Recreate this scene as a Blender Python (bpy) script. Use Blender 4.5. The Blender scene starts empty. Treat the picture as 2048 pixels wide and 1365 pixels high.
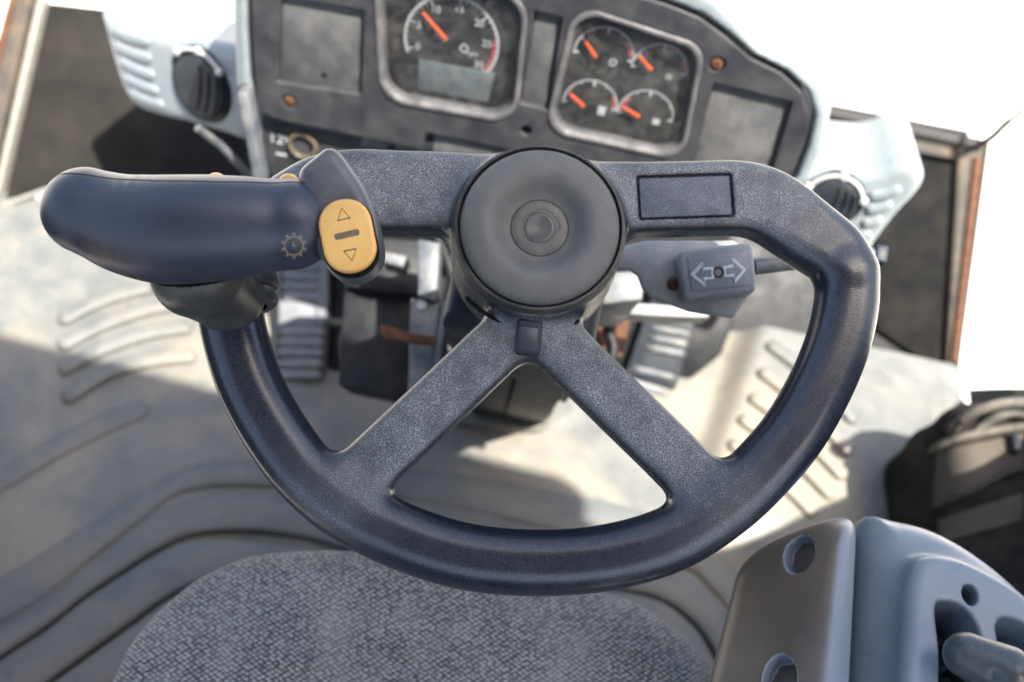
import bpy, math, random
import numpy as np
from mathutils import Matrix, Vector

random.seed(7)
rng = np.random.default_rng(7)
scene = bpy.context.scene

# ------------------------------------------------------------------ camera, sky, sun, exposure
W, H, F = 2048.0, 1365.0, 1991.0            # photograph size and focal length in its pixels (35 mm on 36 mm)
PITCH, ROLL = math.radians(57), math.radians(11)
CAM = np.array([0.0, 0.0, 1.25])            # eye above the driver's seat, cab floor is z = 0, forward is +y
cv = np.array([0, math.cos(PITCH), -math.sin(PITCH)])
_r0 = np.array([1.0, 0, 0]); _u0 = np.cross(_r0, cv)
cr = math.cos(ROLL) * _r0 + math.sin(ROLL) * _u0
cu = -math.sin(ROLL) * _r0 + math.cos(ROLL) * _u0

cam_d = bpy.data.cameras.new('camera'); cam = bpy.data.objects.new('camera', cam_d)
scene.collection.objects.link(cam); scene.camera = cam
cam_d.sensor_width = 36; cam_d.lens = 36 * F / W; cam_d.clip_start = 0.02; cam_d.clip_end = 2000
cam.matrix_world = Matrix(((cr[0], cu[0], -cv[0], CAM[0]), (cr[1], cu[1], -cv[1], CAM[1]),
                           (cr[2], cu[2], -cv[2], CAM[2]), (0, 0, 0, 1)))
cam_d.dof.use_dof = True; cam_d.dof.focus_distance = 0.585; cam_d.dof.aperture_fstop = 5.0

SUN = np.array([0.35, -0.185, 0.92]); SUN = SUN / np.linalg.norm(SUN)
sun_d = bpy.data.lights.new('sun', 'SUN'); sun = bpy.data.objects.new('sun', sun_d)
scene.collection.objects.link(sun)
sun_d.energy = 4.2; sun_d.angle = math.radians(0.6); sun_d.color = (1.0, 0.95, 0.87)
sun.rotation_euler = Vector(tuple(SUN)).to_track_quat('Z', 'Y').to_euler()
world = bpy.data.worlds.new('World'); scene.world = world; world.use_nodes = True
_nt = world.node_tree; _sky = _nt.nodes.new('ShaderNodeTexSky'); _sky.sky_type = 'NISHITA'
_sky.sun_disc = False; _sky.sun_elevation = math.asin(SUN[2]); _sky.sun_rotation = math.atan2(SUN[0], SUN[1])
_sky.air_density = 1.0; _sky.dust_density = 4.0; _sky.ozone_density = 0.2
_bg = _nt.nodes['Background']; _bg.inputs['Strength'].default_value = 0.11
_nt.links.new(_sky.outputs[0], _bg.inputs['Color'])
scene.view_settings.view_transform = 'Standard'; scene.view_settings.look = 'None'
scene.view_settings.gamma = 1.0; scene.view_settings.use_curve_mapping = False
scene.view_settings.exposure = 2.0
scene.cycles.use_denoising = True
scene.cycles.max_bounces = 8; scene.cycles.diffuse_bounces = 5; scene.cycles.transparent_max_bounces = 12
scene.cycles.caustics_reflective = False; scene.cycles.caustics_refractive = False
scene.cycles.sample_clamp_indirect = 6.0

# ------------------------------------------------------------------ frames: planes of the cab
def ray(px, py):
    d = cv * F + cr * (px - W / 2) - cu * (py - H / 2)
    return d / np.linalg.norm(d)

def onz(px, py, z=0.0):
    d = ray(px, py); return CAM + d * (z - CAM[2]) / d[2]

class Frame:
    """a plane of the cab: origin, two in-plane axes and a normal; parts are modelled in its metres"""
    def __init__(s, o, ex, ey):
        s.o = np.array(o, float); s.ex = np.array(ex, float); s.ex /= np.linalg.norm(s.ex)
        ey = np.array(ey, float); ey = ey - s.ex * (ey @ s.ex); s.ey = ey / np.linalg.norm(ey)
        s.ez = np.cross(s.ex, s.ey); s.R = np.stack([s.ex, s.ey, s.ez], 1)
    def l(s, px, py, h=0.0):
        d = ray(px, py); p0 = s.o + s.ez * h
        q = CAM + d * (((p0 - CAM) @ s.ez) / (d @ s.ez))
        return np.array([(q - s.o) @ s.ex, (q - s.o) @ s.ey])
    def l3(s, px, py, h=0.0):
        a = s.l(px, py, h); return np.array([a[0], a[1], h])
    def ls(s, pts, h=0.0): return np.array([s.l(p[0], p[1], h) for p in pts])
    def w(s, p): return s.o + s.R @ np.array(p, float)
    def inv(s, p): return s.R.T @ (np.array(p, float) - s.o)
    def mat(s):
        m = Matrix.Identity(4)
        for i in range(3):
            for j in range(3): m[i][j] = s.R[i, j]
            m[i][3] = s.o[i]
        return m

def at(px, py, depth):
    d = ray(px, py); return CAM + d * depth / (d @ cv)

FLOOR = Frame((0, 0, 0), (1, 0, 0), (0, 1, 0))

# ------------------------------------------------------------------ objects and tags
def tag(o, label=None, cat=None, group=None, kind=None):
    if label: o['label'] = label
    if cat: o['category'] = cat
    if group: o['group'] = group
    if kind: o['kind'] = kind
    return o

def thing(name, frame, label, cat, group=None):
    e = bpy.data.objects.new(name, None); scene.collection.objects.link(e)
    e.empty_display_size = 0.05; e.matrix_world = frame.mat()
    return tag(e, label, cat, group)

def link(name, me, mat, parent=None, frame=None):
    o = bpy.data.objects.new(name, me); scene.collection.objects.link(o)
    if mat and not me.materials: me.materials.append(mat)
    if parent: o.parent = parent
    elif frame: o.matrix_world = frame.mat()
    return o

def mesh(name, vs, fs, smooth=True, angle=None):
    me = bpy.data.meshes.new(name)
    me.from_pydata([tuple(map(float, v)) for v in vs], [], [tuple(map(int, f)) for f in fs])
    me.update()
    if smooth: me.shade_smooth() if hasattr(me, 'shade_smooth') else None
    if smooth and angle is not None:
        me.set_sharp_from_angle(angle=math.radians(angle))
    return me

def outward(me):
    import bmesh
    bm = bmesh.new(); bm.from_mesh(me); bmesh.ops.recalc_face_normals(bm, faces=bm.faces); bm.to_mesh(me); bm.free()
    return me

def bevelled(me, width, seg=3, angle=30):
    import bmesh
    bm = bmesh.new(); bm.from_mesh(me)
    bmesh.ops.recalc_face_normals(bm, faces=bm.faces)
    ed = [e for e in bm.edges if len(e.link_faces) == 2 and e.calc_face_angle(0) > math.radians(angle)]
    bmesh.ops.bevel(bm, geom=ed, offset=width, segments=seg, profile=0.5, affect='EDGES', clamp_overlap=True)
    bm.to_mesh(me); bm.free()
    me.shade_smooth(); me.set_sharp_from_angle(angle=math.radians(50))
    return me

def box_me(c, half, bev=0.002, rot=None, seg=2):
    vs = np.array([(x, y, z) for x in (-1, 1) for y in (-1, 1) for z in (-1, 1)], float) * np.array(half)
    if rot is not None: vs = vs @ np.array(rot).T
    vs = vs + np.array(c)
    fs = [(0, 1, 3, 2), (4, 6, 7, 5), (0, 4, 5, 1), (2, 3, 7, 6), (0, 2, 6, 4), (1, 5, 7, 3)]
    me = mesh('box', vs, fs, False)
    return bevelled(me, bev, seg) if bev else outward(me)

def hexa_me(v8, bev=0.003, seg=3):
    """8 corners: bottom ring of four, then top ring of four"""
    fs = [(3, 2, 1, 0), (4, 5, 6, 7), (0, 1, 5, 4), (1, 2, 6, 5), (2, 3, 7, 6), (3, 0, 4, 7)]
    return bevelled(mesh('hexa', v8, fs, False), bev, seg)

def prism_me(poly, h0, h1, bev=0.0015, seg=2):
    n = len(poly)
    vs = [(p[0], p[1], h0) for p in poly] + [(p[0], p[1], h1) for p in poly]
    fs = [tuple(range(n))[::-1], tuple(range(n, 2 * n))] + [(i, (i + 1) % n, n + (i + 1) % n, n + i) for i in range(n)]
    me = mesh('prism', vs, fs, False)
    return bevelled(me, bev, seg, 40) if bev else outward(me)

def lathe_me(prof, seg=72, centre=(0, 0, 0), R=None):
    prof = np.array(prof, float); n = len(prof); vs = []; fs = []
    for k in range(seg):
        a = 2 * math.pi * k / seg
        for r, z in prof: vs.append((r * math.cos(a), r * math.sin(a), z))
    for k in range(seg):
        k2 = (k + 1) % seg
        for i in range(n - 1): fs.append((k * n + i, k2 * n + i, k2 * n + i + 1, k * n + i + 1))
    vs = np.array(vs)
    if R is not None: vs = vs @ np.array(R).T
    me = mesh('lathe', vs + np.array(centre), fs)
    import bmesh
    bm = bmesh.new(); bm.from_mesh(me); bmesh.ops.remove_doubles(bm, verts=bm.verts, dist=1e-6)
    bmesh.ops.recalc_face_normals(bm, faces=bm.faces); bm.to_mesh(me); bm.free()
    me.shade_smooth(); me.set_sharp_from_angle(angle=math.radians(45))
    return me

def catmull(pts, n=8, closed=False):
    P = np.array(pts, float); out = []; m = len(P)
    rngk = range(m if closed else m - 1)
    for i in rngk:
        if closed: a, b, c, d = P[(i - 1) % m], P[i], P[(i + 1) % m], P[(i + 2) % m]
        else: a, b, c, d = P[max(i - 1, 0)], P[i], P[i + 1], P[min(i + 2, m - 1)]
        for k in range(n):
            t = k / n
            out.append(0.5 * ((2 * b) + (c - a) * t + (2 * a - 5 * b + 4 * c - d) * t * t + (3 * b - a - 3 * c + d) * t ** 3))
    if not closed: out.append(P[-1])
    return np.array(out)

def tube_me(path, r, seg=12, flat=1.0, up=(0, 0, 1), cap=True):
    path = np.array(path, float); n = len(path); r = np.broadcast_to(np.array(r, float), (n,))
    vs = []; fs = []
    for i in range(n):
        t = path[min(i + 1, n - 1)] - path[max(i - 1, 0)]; t = t / np.linalg.norm(t)
        s = np.cross(t, np.array(up, float))
        if np.linalg.norm(s) < 1e-4: s = np.cross(t, np.array((1.0, 0.1, 0)))
        s /= np.linalg.norm(s); b = np.cross(s, t)
        for k in range(seg):
            a = 2 * math.pi * k / seg
            vs.append(path[i] + r[i] * (math.cos(a) * s + math.sin(a) * b * flat))
    for i in range(n - 1):
        for k in range(seg):
            k2 = (k + 1) % seg; fs.append((i * seg + k, i * seg + k2, (i + 1) * seg + k2, (i + 1) * seg + k))
    if cap:
        fs.append(tuple(range(seg))[::-1]); fs.append(tuple((n - 1) * seg + k for k in range(seg)))
    me = outward(mesh('tube', vs, fs)); me.shade_smooth(); me.set_sharp_from_angle(angle=math.radians(60))
    return me

def rib_me(path2, hw, ht, z0=0.0, zf=None):
    """a raised rounded rib along a path on a plane"""
    P = np.array(path2, float); n = len(P); prof = [(-1.0, -0.25), (-0.97, .50), (-0.84, .90), (-.55, 1.0), (.55, 1.0), (.84, .90), (.97, .50), (1.0, -0.25)]
    s = np.r_[0, np.cumsum(np.linalg.norm(np.diff(P, axis=0), axis=1))]; L = s[-1]
    vs = []; fs = []; m = len(prof)
    for i in range(n):
        t = P[min(i + 1, n - 1)] - P[max(i - 1, 0)]; t /= np.linalg.norm(t); nn = np.array([-t[1], t[0]])
        e = min(s[i], L - s[i]); k = min(1.0, e / hw); k = math.sqrt(max(0.0, 1 - (1 - k) ** 2)) * .97 + .03
        zb = z0 if zf is None else zf(P[i][0], P[i][1])
        for a, b in prof:
            q = P[i] + nn * a * hw * k; vs.append((q[0], q[1], zb + (b * ht * (k if b > 0 else 1))))
    for i in range(n - 1):
        for j in range(m - 1): fs.append((i * m + j, i * m + j + 1, (i + 1) * m + j + 1, (i + 1) * m + j))
    fs.append(tuple(range(m))); fs.append(tuple((n - 1) * m + j for j in range(m)))
    me = outward(mesh('rib', vs, fs)); me.shade_smooth(); me.set_sharp_from_angle(angle=math.radians(70))
    return me

def rrect(cx, cy, hx, hy, r, ang=0.0, n=6):
    out = []
    for sx, sy, a0 in ((1, 1, 0), (-1, 1, 90), (-1, -1, 180), (1, -1, 270)):
        for k in range(n + 1):
            a = math.radians(a0 + 90 * k / n)
            out.append((sx * (hx - r) + r * math.cos(a), sy * (hy - r) + r * math.sin(a)))
    c, s = math.cos(ang), math.sin(ang)
    return np.array([(cx + x * c - y * s, cy + x * s + y * c) for x, y in out])

def text_me(s, size, loc=(0, 0, 0), ang=0.0, ext=0.0002, sx=1.0):
    cu_ = bpy.data.curves.new('text', 'FONT'); cu_.body = s; cu_.size = size; cu_.align_x = 'CENTER'; cu_.align_y = 'CENTER'
    cu_.extrude = ext
    o = bpy.data.objects.new('text', cu_); scene.collection.objects.link(o)
    dg = bpy.context.evaluated_depsgraph_get(); me = bpy.data.meshes.new_from_object(o.evaluated_get(dg))
    bpy.data.objects.remove(o); bpy.data.curves.remove(cu_)
    me.transform(Matrix.Translation(loc) @ Matrix.Rotation(ang, 4, 'Z') @ Matrix.Diagonal((sx, 1, 1, 1)))
    me.materials.clear()
    return me

def join_me(ms):
    import bmesh
    bm = bmesh.new()
    for m in ms: bm.from_mesh(m)
    me = bpy.data.meshes.new('joined'); bm.to_mesh(me); bm.free()
    me.shade_smooth(); me.set_sharp_from_angle(angle=math.radians(45))
    return me

# ------------------------------------------------------------------ signed-distance modelling (moulded shapes)
def smin(a, b, k):
    h = np.clip(0.5 + 0.5 * (b - a) / k, 0, 1)
    return b + (a - b) * h - k * h * (1 - h)
def smax(a, b, k): return -smin(-a, -b, k)

def sd_chain(X, Y, pts, par):
    """distance to a polyline in the plane and interpolated parameters of the closest point"""
    P = np.array(pts, float); sh = np.broadcast(X, Y).shape
    best = np.full(sh, 1e9); bi = np.zeros(sh, np.int32); bt = np.zeros(sh)
    for i in range(len(P) - 1):
        a, b = P[i], P[i + 1]; d = b - a; L = d @ d + 1e-12
        t = np.clip(((X - a[0]) * d[0] + (Y - a[1]) * d[1]) / L, 0, 1)
        q = (X - a[0] - t * d[0]) ** 2 + (Y - a[1] - t * d[1]) ** 2
        m = q < best; best = np.where(m, q, best); bi = np.where(m, i, bi); bt = np.where(m, t, bt)
    return np.sqrt(best), par[bi] + (par[bi + 1] - par[bi]) * bt[..., None]

def sd_poly(X, Y, pts):
    P = np.array(pts, float); n = len(P)
    d = np.full(np.broadcast(X, Y).shape, 1e9); s = np.ones(d.shape)
    for i in range(n):
        a = P[i]; b = P[i - 1]; e = b - a; wx = X - a[0]; wy = Y - a[1]
        t = np.clip((wx * e[0] + wy * e[1]) / (e @ e + 1e-15), 0, 1)
        d = np.minimum(d, (wx - e[0] * t) ** 2 + (wy - e[1] * t) ** 2)
        c1 = Y >= a[1]; c2 = Y < b[1]; c3 = e[0] * wy > e[1] * wx
        s = np.where((c1 & c2 & c3) | (~c1 & ~c2 & ~c3), -s, s)
    return s * np.sqrt(d)

def sd_ext(d2, Z, zc, hz, r=0.0):
    qx = d2 + r; qz = np.abs(Z - zc) - hz + r
    return np.sqrt(np.maximum(qx, 0) ** 2 + np.maximum(qz, 0) ** 2) + np.minimum(np.maximum(qx, qz), 0) - r

def sd_section(d2, w, Z, zc, hz, r):
    qx = d2 - (w - r); qz = np.abs(Z - zc) - (hz - r)
    return np.sqrt(np.maximum(qx, 0) ** 2 + np.maximum(qz, 0) ** 2) + np.minimum(np.maximum(qx, qz), 0) - r

def sd_box(X, Y, Z, c, half, r, R=None):
    x, y, z = X - c[0], Y - c[1], Z - c[2]
    if R is not None:
        R = np.array(R); x, y, z = (R[0, 0] * x + R[1, 0] * y + R[2, 0] * z, R[0, 1] * x + R[1, 1] * y + R[2, 1] * z, R[0, 2] * x + R[1, 2] * y + R[2, 2] * z)
    qx, qy, qz = np.abs(x) - half[0] + r, np.abs(y) - half[1] + r, np.abs(z) - half[2] + r
    return np.sqrt(np.maximum(qx, 0) ** 2 + np.maximum(qy, 0) ** 2 + np.maximum(qz, 0) ** 2) + np.minimum(np.maximum(qx, np.maximum(qy, qz)), 0) - r

def sd_caps(X, Y, Z, a, b, ra, rb, flat=None):
    a = np.array(a, float); b = np.array(b, float); d = b - a
    t = np.clip(((X - a[0]) * d[0] + (Y - a[1]) * d[1] + (Z - a[2]) * d[2]) / (d @ d), 0, 1)
    return np.sqrt((X - a[0] - t * d[0]) ** 2 + (Y - a[1] - t * d[1]) ** 2 + (Z - a[2] - t * d[2]) ** 2) - (ra + (rb - ra) * t)

def sdf_mesh(f, lo, hi, res, newton=2, split=None):
    ax = [np.arange(lo[i] - 2 * res, hi[i] + 2.5 * res, res) for i in range(3)]
    V = f(ax[0][:, None, None], ax[1][None, :, None], ax[2][None, None, :])
    V = np.broadcast_to(V, tuple(len(a) for a in ax)).astype(np.float32)
    S = V < 0
    nx, ny, nz = (len(a) - 1 for a in ax)
    c = np.zeros((nx, ny, nz), np.int8)
    offs = [(i, j, k) for i in (0, 1) for j in (0, 1) for k in (0, 1)]
    for i, j, k in offs: c += S[i:i + nx, j:j + ny, k:k + nz]
    act = np.argwhere((c > 0) & (c < 8))
    idx = np.full((nx, ny, nz), -1, np.int64); idx[act[:, 0], act[:, 1], act[:, 2]] = np.arange(len(act))
    cvv = np.stack([V[act[:, 0] + i, act[:, 1] + j, act[:, 2] + k] for i, j, k in offs], 1)
    acc = np.zeros((len(act), 3)); cnt = np.zeros(len(act)); O = np.array(offs, float)
    for a in range(8):
        for b in range(a + 1, 8):
            if np.abs(O[a] - O[b]).sum() != 1: continue
            va, vb = cvv[:, a], cvv[:, b]; m = (va < 0) != (vb < 0)
            t = np.where(m, va / np.where(m, va - vb, 1), 0)
            acc += np.where(m[:, None], O[a] + (O[b] - O[a]) * t[:, None], 0); cnt += m
    P = (act + acc / cnt[:, None]) * res + np.array([a[0] for a in ax])
    quads = []
    for axis in range(3):
        sl0 = [slice(None)] * 3; sl1 = [slice(None)] * 3
        sl0[axis] = slice(0, -1); sl1[axis] = slice(1, None)
        A = S[tuple(sl0)]; B = S[tuple(sl1)]
        e = np.argwhere(A != B); u, w = (axis + 1) % 3, (axis + 2) % 3
        ok = (e[:, u] > 0) & (e[:, w] > 0) & (e[:, u] < (nx, ny, nz)[u]) & (e[:, w] < (nx, ny, nz)[w]); e = e[ok]
        q = []
        for du, dw in ((-1, -1), (0, -1), (0, 0), (-1, 0)):
            g = e.copy(); g[:, u] += du; g[:, w] += dw; q.append(idx[g[:, 0], g[:, 1], g[:, 2]])
        q = np.stack(q, 1); flip = B[e[:, 0], e[:, 1], e[:, 2]]
        q[flip] = q[flip][:, ::-1]; quads.append(q)
    Q = np.concatenate(quads); Q = Q[(Q >= 0).all(1)]
    h = res * 0.25; N = None
    for it in range(newton + 1):
        x, y, z = P[:, 0], P[:, 1], P[:, 2]
        g = np.stack([f(x + h, y, z) - f(x - h, y, z), f(x, y + h, z) - f(x, y - h, z), f(x, y, z + h) - f(x, y, z - h)], 1) / (2 * h)
        gl = np.linalg.norm(g, axis=1, keepdims=True); N = g / np.maximum(gl, 1e-6)
        if it < newton:
            v = f(x, y, z)[:, None] / np.maximum(gl, 0.5)
            P = P - np.clip(v, -res * .7, res * .7) * N
    return P, Q, N

def sdf_obj(name, f, lo, hi, res, mat, parent, newton=2, attr=None):
    P, Q, N = sdf_mesh(f, lo, hi, res, newton)
    return put(name, P, Q, N, mat, parent, attr)

def put(name, P, Q, N, mat, parent, attr=None):
    me = bpy.data.meshes.new(name); me.vertices.add(len(P)); me.vertices.foreach_set('co', P.astype(np.float32).ravel())
    me.loops.add(Q.size); me.loops.foreach_set('vertex_index', Q.astype(np.int32).ravel())
    me.polygons.add(len(Q)); me.polygons.foreach_set('loop_start', np.arange(0, Q.size, 4, dtype=np.int32))
    me.update(calc_edges=True); me.validate(); me.shade_smooth()
    if N is not None and len(me.vertices) == len(N): me.normals_split_custom_set_from_vertices(N.astype(np.float32).tolist())
    if attr is not None:
        for k, v in attr.items():
            a = me.attributes.new(k, 'FLOAT', 'POINT'); a.data.foreach_set('value', v.astype(np.float32))
    return link(name, me, mat, parent)

def put_split(regions, P, Q, N, which, attr, parent):
    """regions: list of (name, material); which: region number of each quad; edges keep the common normals"""
    out = []
    for r, (name, mat) in enumerate(regions):
        q = Q[which == r]
        if not len(q): out.append(None); continue
        u, inv = np.unique(q, return_inverse=True)
        out.append(put(name, P[u], inv.reshape(q.shape), N[u], mat, parent, {k: v[u] for k, v in attr.items()}))
    return out

def sstep(a, b, x):
    t = np.clip((x - a) / (b - a), 0, 1); return t * t * (3 - 2 * t)

# ------------------------------------------------------------------ materials
class NB:
    def __init__(s, name):
        s.m = bpy.data.materials.new(name); s.m.use_nodes = True; s.t = s.m.node_tree
        s.b = s.t.nodes['Principled BSDF']; s.out = s.t.nodes['Material Output']
        s.co = s.n('ShaderNodeTexCoord').outputs['Object']
    def n(s, typ, **kw):
        x = s.t.nodes.new(typ)
        for k, v in kw.items(): setattr(x, k, v)
        return x
    def put(s, sock, v):
        if hasattr(v, 'is_linked') or hasattr(v, 'links'): s.t.links.new(v, sock)
        elif isinstance(v, (tuple, list)) and len(v) == 3 and sock.type == 'RGBA': sock.default_value = (*v, 1)
        else: sock.default_value = v
    def noise(s, scale, detail=4, rough=.55, vec=None, dist=0.0):
        x = s.n('ShaderNodeTexNoise'); s.put(x.inputs['Vector'], vec or s.co); x.inputs['Scale'].default_value = scale
        x.inputs['Detail'].default_value = detail; x.inputs['Roughness'].default_value = rough; x.inputs['Distortion'].default_value = dist
        return x.outputs['Fac']
    def voro(s, scale, feature='F1', vec=None, rand=.85):
        x = s.n('ShaderNodeTexVoronoi', feature=feature); s.put(x.inputs['Vector'], vec or s.co); x.inputs['Scale'].default_value = scale
        x.inputs['Randomness'].default_value = rand
        return x.outputs['Distance']
    def ramp(s, f, a, b, lo=0.0, hi=1.0):
        x = s.n('ShaderNodeMapRange', interpolation_type='SMOOTHSTEP'); s.put(x.inputs[0], f)
        x.inputs[1].default_value = a; x.inputs[2].default_value = b; x.inputs[3].default_value = lo; x.inputs[4].default_value = hi
        return x.outputs[0]
    def math(s, op, a, b=None):
        x = s.n('ShaderNodeMath', operation=op); s.put(x.inputs[0], a)
        if b is not None: s.put(x.inputs[1], b)
        return x.outputs[0]
    def mix(s, f, a, b):
        x = s.n('ShaderNodeMix', data_type='RGBA'); s.put(x.inputs['Factor'], f); s.put(x.inputs[6], a); s.put(x.inputs[7], b)
        return x.outputs[2]
    def bump(s, h, strength=.3, dist=.001, nrm=None):
        x = s.n('ShaderNodeBump'); x.inputs['Strength'].default_value = strength; x.inputs['Distance'].default_value = dist
        s.put(x.inputs['Height'], h)
        if nrm is not None: s.put(x.inputs['Normal'], nrm)
        return x.outputs['Normal']
    def attr(s, name): return s.n('ShaderNodeAttribute', attribute_name=name).outputs['Fac']
    def fin(s, col, rough, nrm=None, metal=0.0, spec=0.5, **kw):
        s.put(s.b.inputs['Base Color'], col); s.put(s.b.inputs['Roughness'], rough); s.put(s.b.inputs['Metallic'], metal)
        s.b.inputs['Specular IOR Level'].default_value = spec
        if nrm is not None: s.put(s.b.inputs['Normal'], nrm)
        for k, v in kw.items(): s.put(s.b.inputs[k], v)
        return s.m

def plain(name, col, col2, rough=.5, sc=40, fine=900, bump=.15, metal=0.0, spec=.5, dust=None, dustamt=.5, rough2=None):
    k = NB(name); a = k.noise(sc, 5, .6); b = k.noise(fine, 3, .6)
    c = k.mix(k.ramp(a, .3, .7), col, col2)
    if dust:
        d = k.math('MULTIPLY', k.ramp(k.math('ADD', k.math('MULTIPLY', k.noise(sc * .6, 6, .65), .75), k.math('MULTIPLY', b, .25)), .42, .66), dustamt)
        c = k.mix(d, c, dust)
    r = k.ramp(a, .25, .75, rough - .07, (rough2 if rough2 else rough + .1))
    return k.fin(c, r, k.bump(b, bump, .0006), metal, spec)

def leather(name, cell, dark, dust, net=1.0, rough=.42):
    k = NB(name)
    w = k.n('ShaderNodeVectorMath', operation='ADD'); nz = k.n('ShaderNodeTexNoise'); k.put(nz.inputs['Vector'], k.co); nz.inputs['Scale'].default_value = 260
    sc = k.n('ShaderNodeVectorMath', operation='SCALE'); k.put(sc.inputs[0], nz.outputs['Color']); sc.inputs['Scale'].default_value = .0016
    k.put(w.inputs[0], k.co); k.put(w.inputs[1], sc.outputs[0]); v = w.outputs[0]
    e = k.voro(1 / cell, 'DISTANCE_TO_EDGE', v)
    big = k.noise(22, 5, .6); mid = k.noise(90, 4, .6)
    groove = k.ramp(e, .02, .14, 1, 0)
    amt = k.math('MULTIPLY', k.attr('dust'), k.ramp(k.math('ADD', k.math('MULTIPLY', big, .6), k.math('MULTIPLY', mid, .4)), .30, .62, .35, 1.0))
    film = k.math('MULTIPLY', amt, .24)
    gm = k.math('MULTIPLY', k.math('MULTIPLY', groove, amt), net)
    base = k.mix(k.ramp(mid, .2, .8), dark, tuple(x * 1.25 for x in dark))
    c = k.mix(film, base, dust); c = k.mix(gm, c, dust)
    spots = k.ramp(k.noise(230, 6, .75), .60, .72); patch = k.ramp(k.noise(10, 4, .55), .54, .68)
    c = k.mix(k.math('MULTIPLY', k.math('MULTIPLY', spots, patch), .55), c, (.30, .28, .235))
    r = k.math('ADD', k.math('MULTIPLY', k.attr('dust'), .34), k.ramp(big, .2, .8, rough - .015, rough + .03))
    hgt = k.math('MULTIPLY', k.ramp(e, 0, .22), k.math('ADD', k.math('MULTIPLY', k.attr('dust'), .85), .08))
    n1 = k.bump(hgt, .30, .0003); n2 = k.bump(k.noise(1500, 2, .5), .05, .0002, n1)
    return k.fin(c, r, n2, 0, .7)

M = {}
M['rubber_net'] = leather('dusty_grained_rubber', .0016, (.0062, .0105, .0205), (.32, .325, .32), .78, .23)
M['cap'] = plain('hub_cap_rubber', (.122, .118, .109), (.140, .135, .124), .55, 90, 800, .6, spec=.35, dust=(.19, .182, .165), dustamt=.22)
M['cap_centre'] = plain('worn_cap_centre', (.085, .083, .074), (.12, .115, .10), .45, 90, 900, .3, dust=(.22, .20, .165), dustamt=.4)
M['hub'] = plain('hub_plastic', (.020, .022, .025), (.036, .036, .035), .45, 50, 800, .2, spec=.4, dust=(.15, .135, .105), dustamt=.5)
M['groove'] = plain('dark_groove', (.006, .0055, .0055), (.014, .012, .010), .9, 80, spec=.1)  # near-black surface for gaps, slots and holes
M['inset'] = leather('insert_grain', .0016, (.012, .019, .040), (.25, .265, .29), .6, .32)
M['grip'] = plain('satin_navy_plastic', (.020, .023, .040), (.032, .036, .055), .30, 30, 1400, .05, dust=(.11, .10, .10), dustamt=.25)
M['grip_top'] = plain('worn_grip_shell', (.06, .06, .075), (.085, .08, .085), .34, 40, 1200, .05, dust=(.2, .17, .15), dustamt=.35)
M['head'] = plain('switch_housing', (.055, .056, .066), (.080, .080, .088), .36, 50, 1200, .08, dust=(.2, .19, .17), dustamt=.4)
M['yellow'] = plain('amber_rocker_plastic', (.78, .42, .11), (.84, .48, .14), .36, 50, 700, .05, dust=(.52, .30, .09), dustamt=.4)
M['ink'] = plain('brown_ink', (.12, .085, .05), (.2, .14, .08), .6, 300)
M['tan_ink'] = plain('faded_tan_ink', (.24, .20, .13), (.13, .115, .085), .6, 700)
M['collar'] = plain('worn_collar', (.030, .031, .032), (.052, .052, .048), .34, 60, 900, .15, spec=.45, dust=(.15, .14, .12), dustamt=.35)
M['dash'] = plain('dusty_dash_plastic', (.024, .025, .030), (.038, .039, .044), .5, 35, 900, .3, spec=.3, dust=(.125, .12, .115), dustamt=.32)
M['dash_plate'] = plain('blank_plate', (.060, .061, .064), (.085, .085, .086), .5, 40, 900, .3, dust=(.19, .185, .175), dustamt=.5)
M['hood'] = plain('pale_blue_grey_plastic', (.205, .245, .262), (.245, .28, .293), .42, 25, 700, .1, dust=(.27, .255, .225), dustamt=.3)
M['dial'] = plain('dial_black', (.010, .011, .013), (.018, .018, .019), .6, 60, 900, .05, spec=.2, dust=(.18, .165, .135), dustamt=.22)
M['lcd'] = plain('lcd_grey', (.10, .12, .125), (.14, .155, .155), .3, 80)
M['print'] = plain('white_print', (.45, .45, .45), (.55, .55, .55), .6, 200)
M['pale_print'] = plain('pale_arrow_print', (.70, .71, .70), (.80, .80, .78), .6, 300)
M['red'] = plain('red_print', (.42, .05, .06), (.5, .07, .07), .6, 200)
M['needle'] = plain('orange_needle', (.90, .12, .02), (.90, .15, .03), .4, 200)
M['bezel'] = plain('gauge_bezel_plastic', (.07, .069, .074), (.105, .10, .105), .36, 60, 800, .1, dust=(.26, .25, .235), dustamt=.4)
M['brass'] = plain('tarnished_socket_ring', (.17, .135, .085), (.10, .08, .05), .4, 90, 700, .2, dust=(.07, .05, .035), dustamt=.5)
M['rust'] = plain('rust', (.11, .048, .026), (.065, .030, .018), .85, 180, 1200, .6, spec=.2, dust=(.18, .10, .065), dustamt=.5)
M['metal'] = plain('dusty_blue_grey_metal', (.055, .065, .08), (.11, .118, .128), .45, 60, 500, .3, dust=(.24, .22, .18), dustamt=.55)
M['switch'] = plain('dusty_switch_plastic', (.19, .205, .22), (.27, .275, .28), .5, 60, 500, .3, dust=(.42, .39, .34), dustamt=.6)
M['pale_metal'] = plain('scuffed_grey_paint', (.26, .28, .30), (.36, .37, .38), .45, 70, 600, .2, dust=(.45, .42, .36), dustamt=.5)
M['dark'] = plain('dark_navy_plastic', (.013, .018, .027), (.024, .030, .040), .5, 40, 700, .15, spec=.3, dust=(.065, .065, .06), dustamt=.5)
M['black'] = plain('black_plastic', (.006, .007, .009), (.012, .013, .015), .5, 60, 700, .15, spec=.25, dust=(.05, .047, .042), dustamt=.3)
M['pedal'] = plain('pedal_rubber', (.17, .18, .205), (.23, .24, .26), .45, 70, 600, .2, dust=(.28, .25, .205), dustamt=.4)
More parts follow.
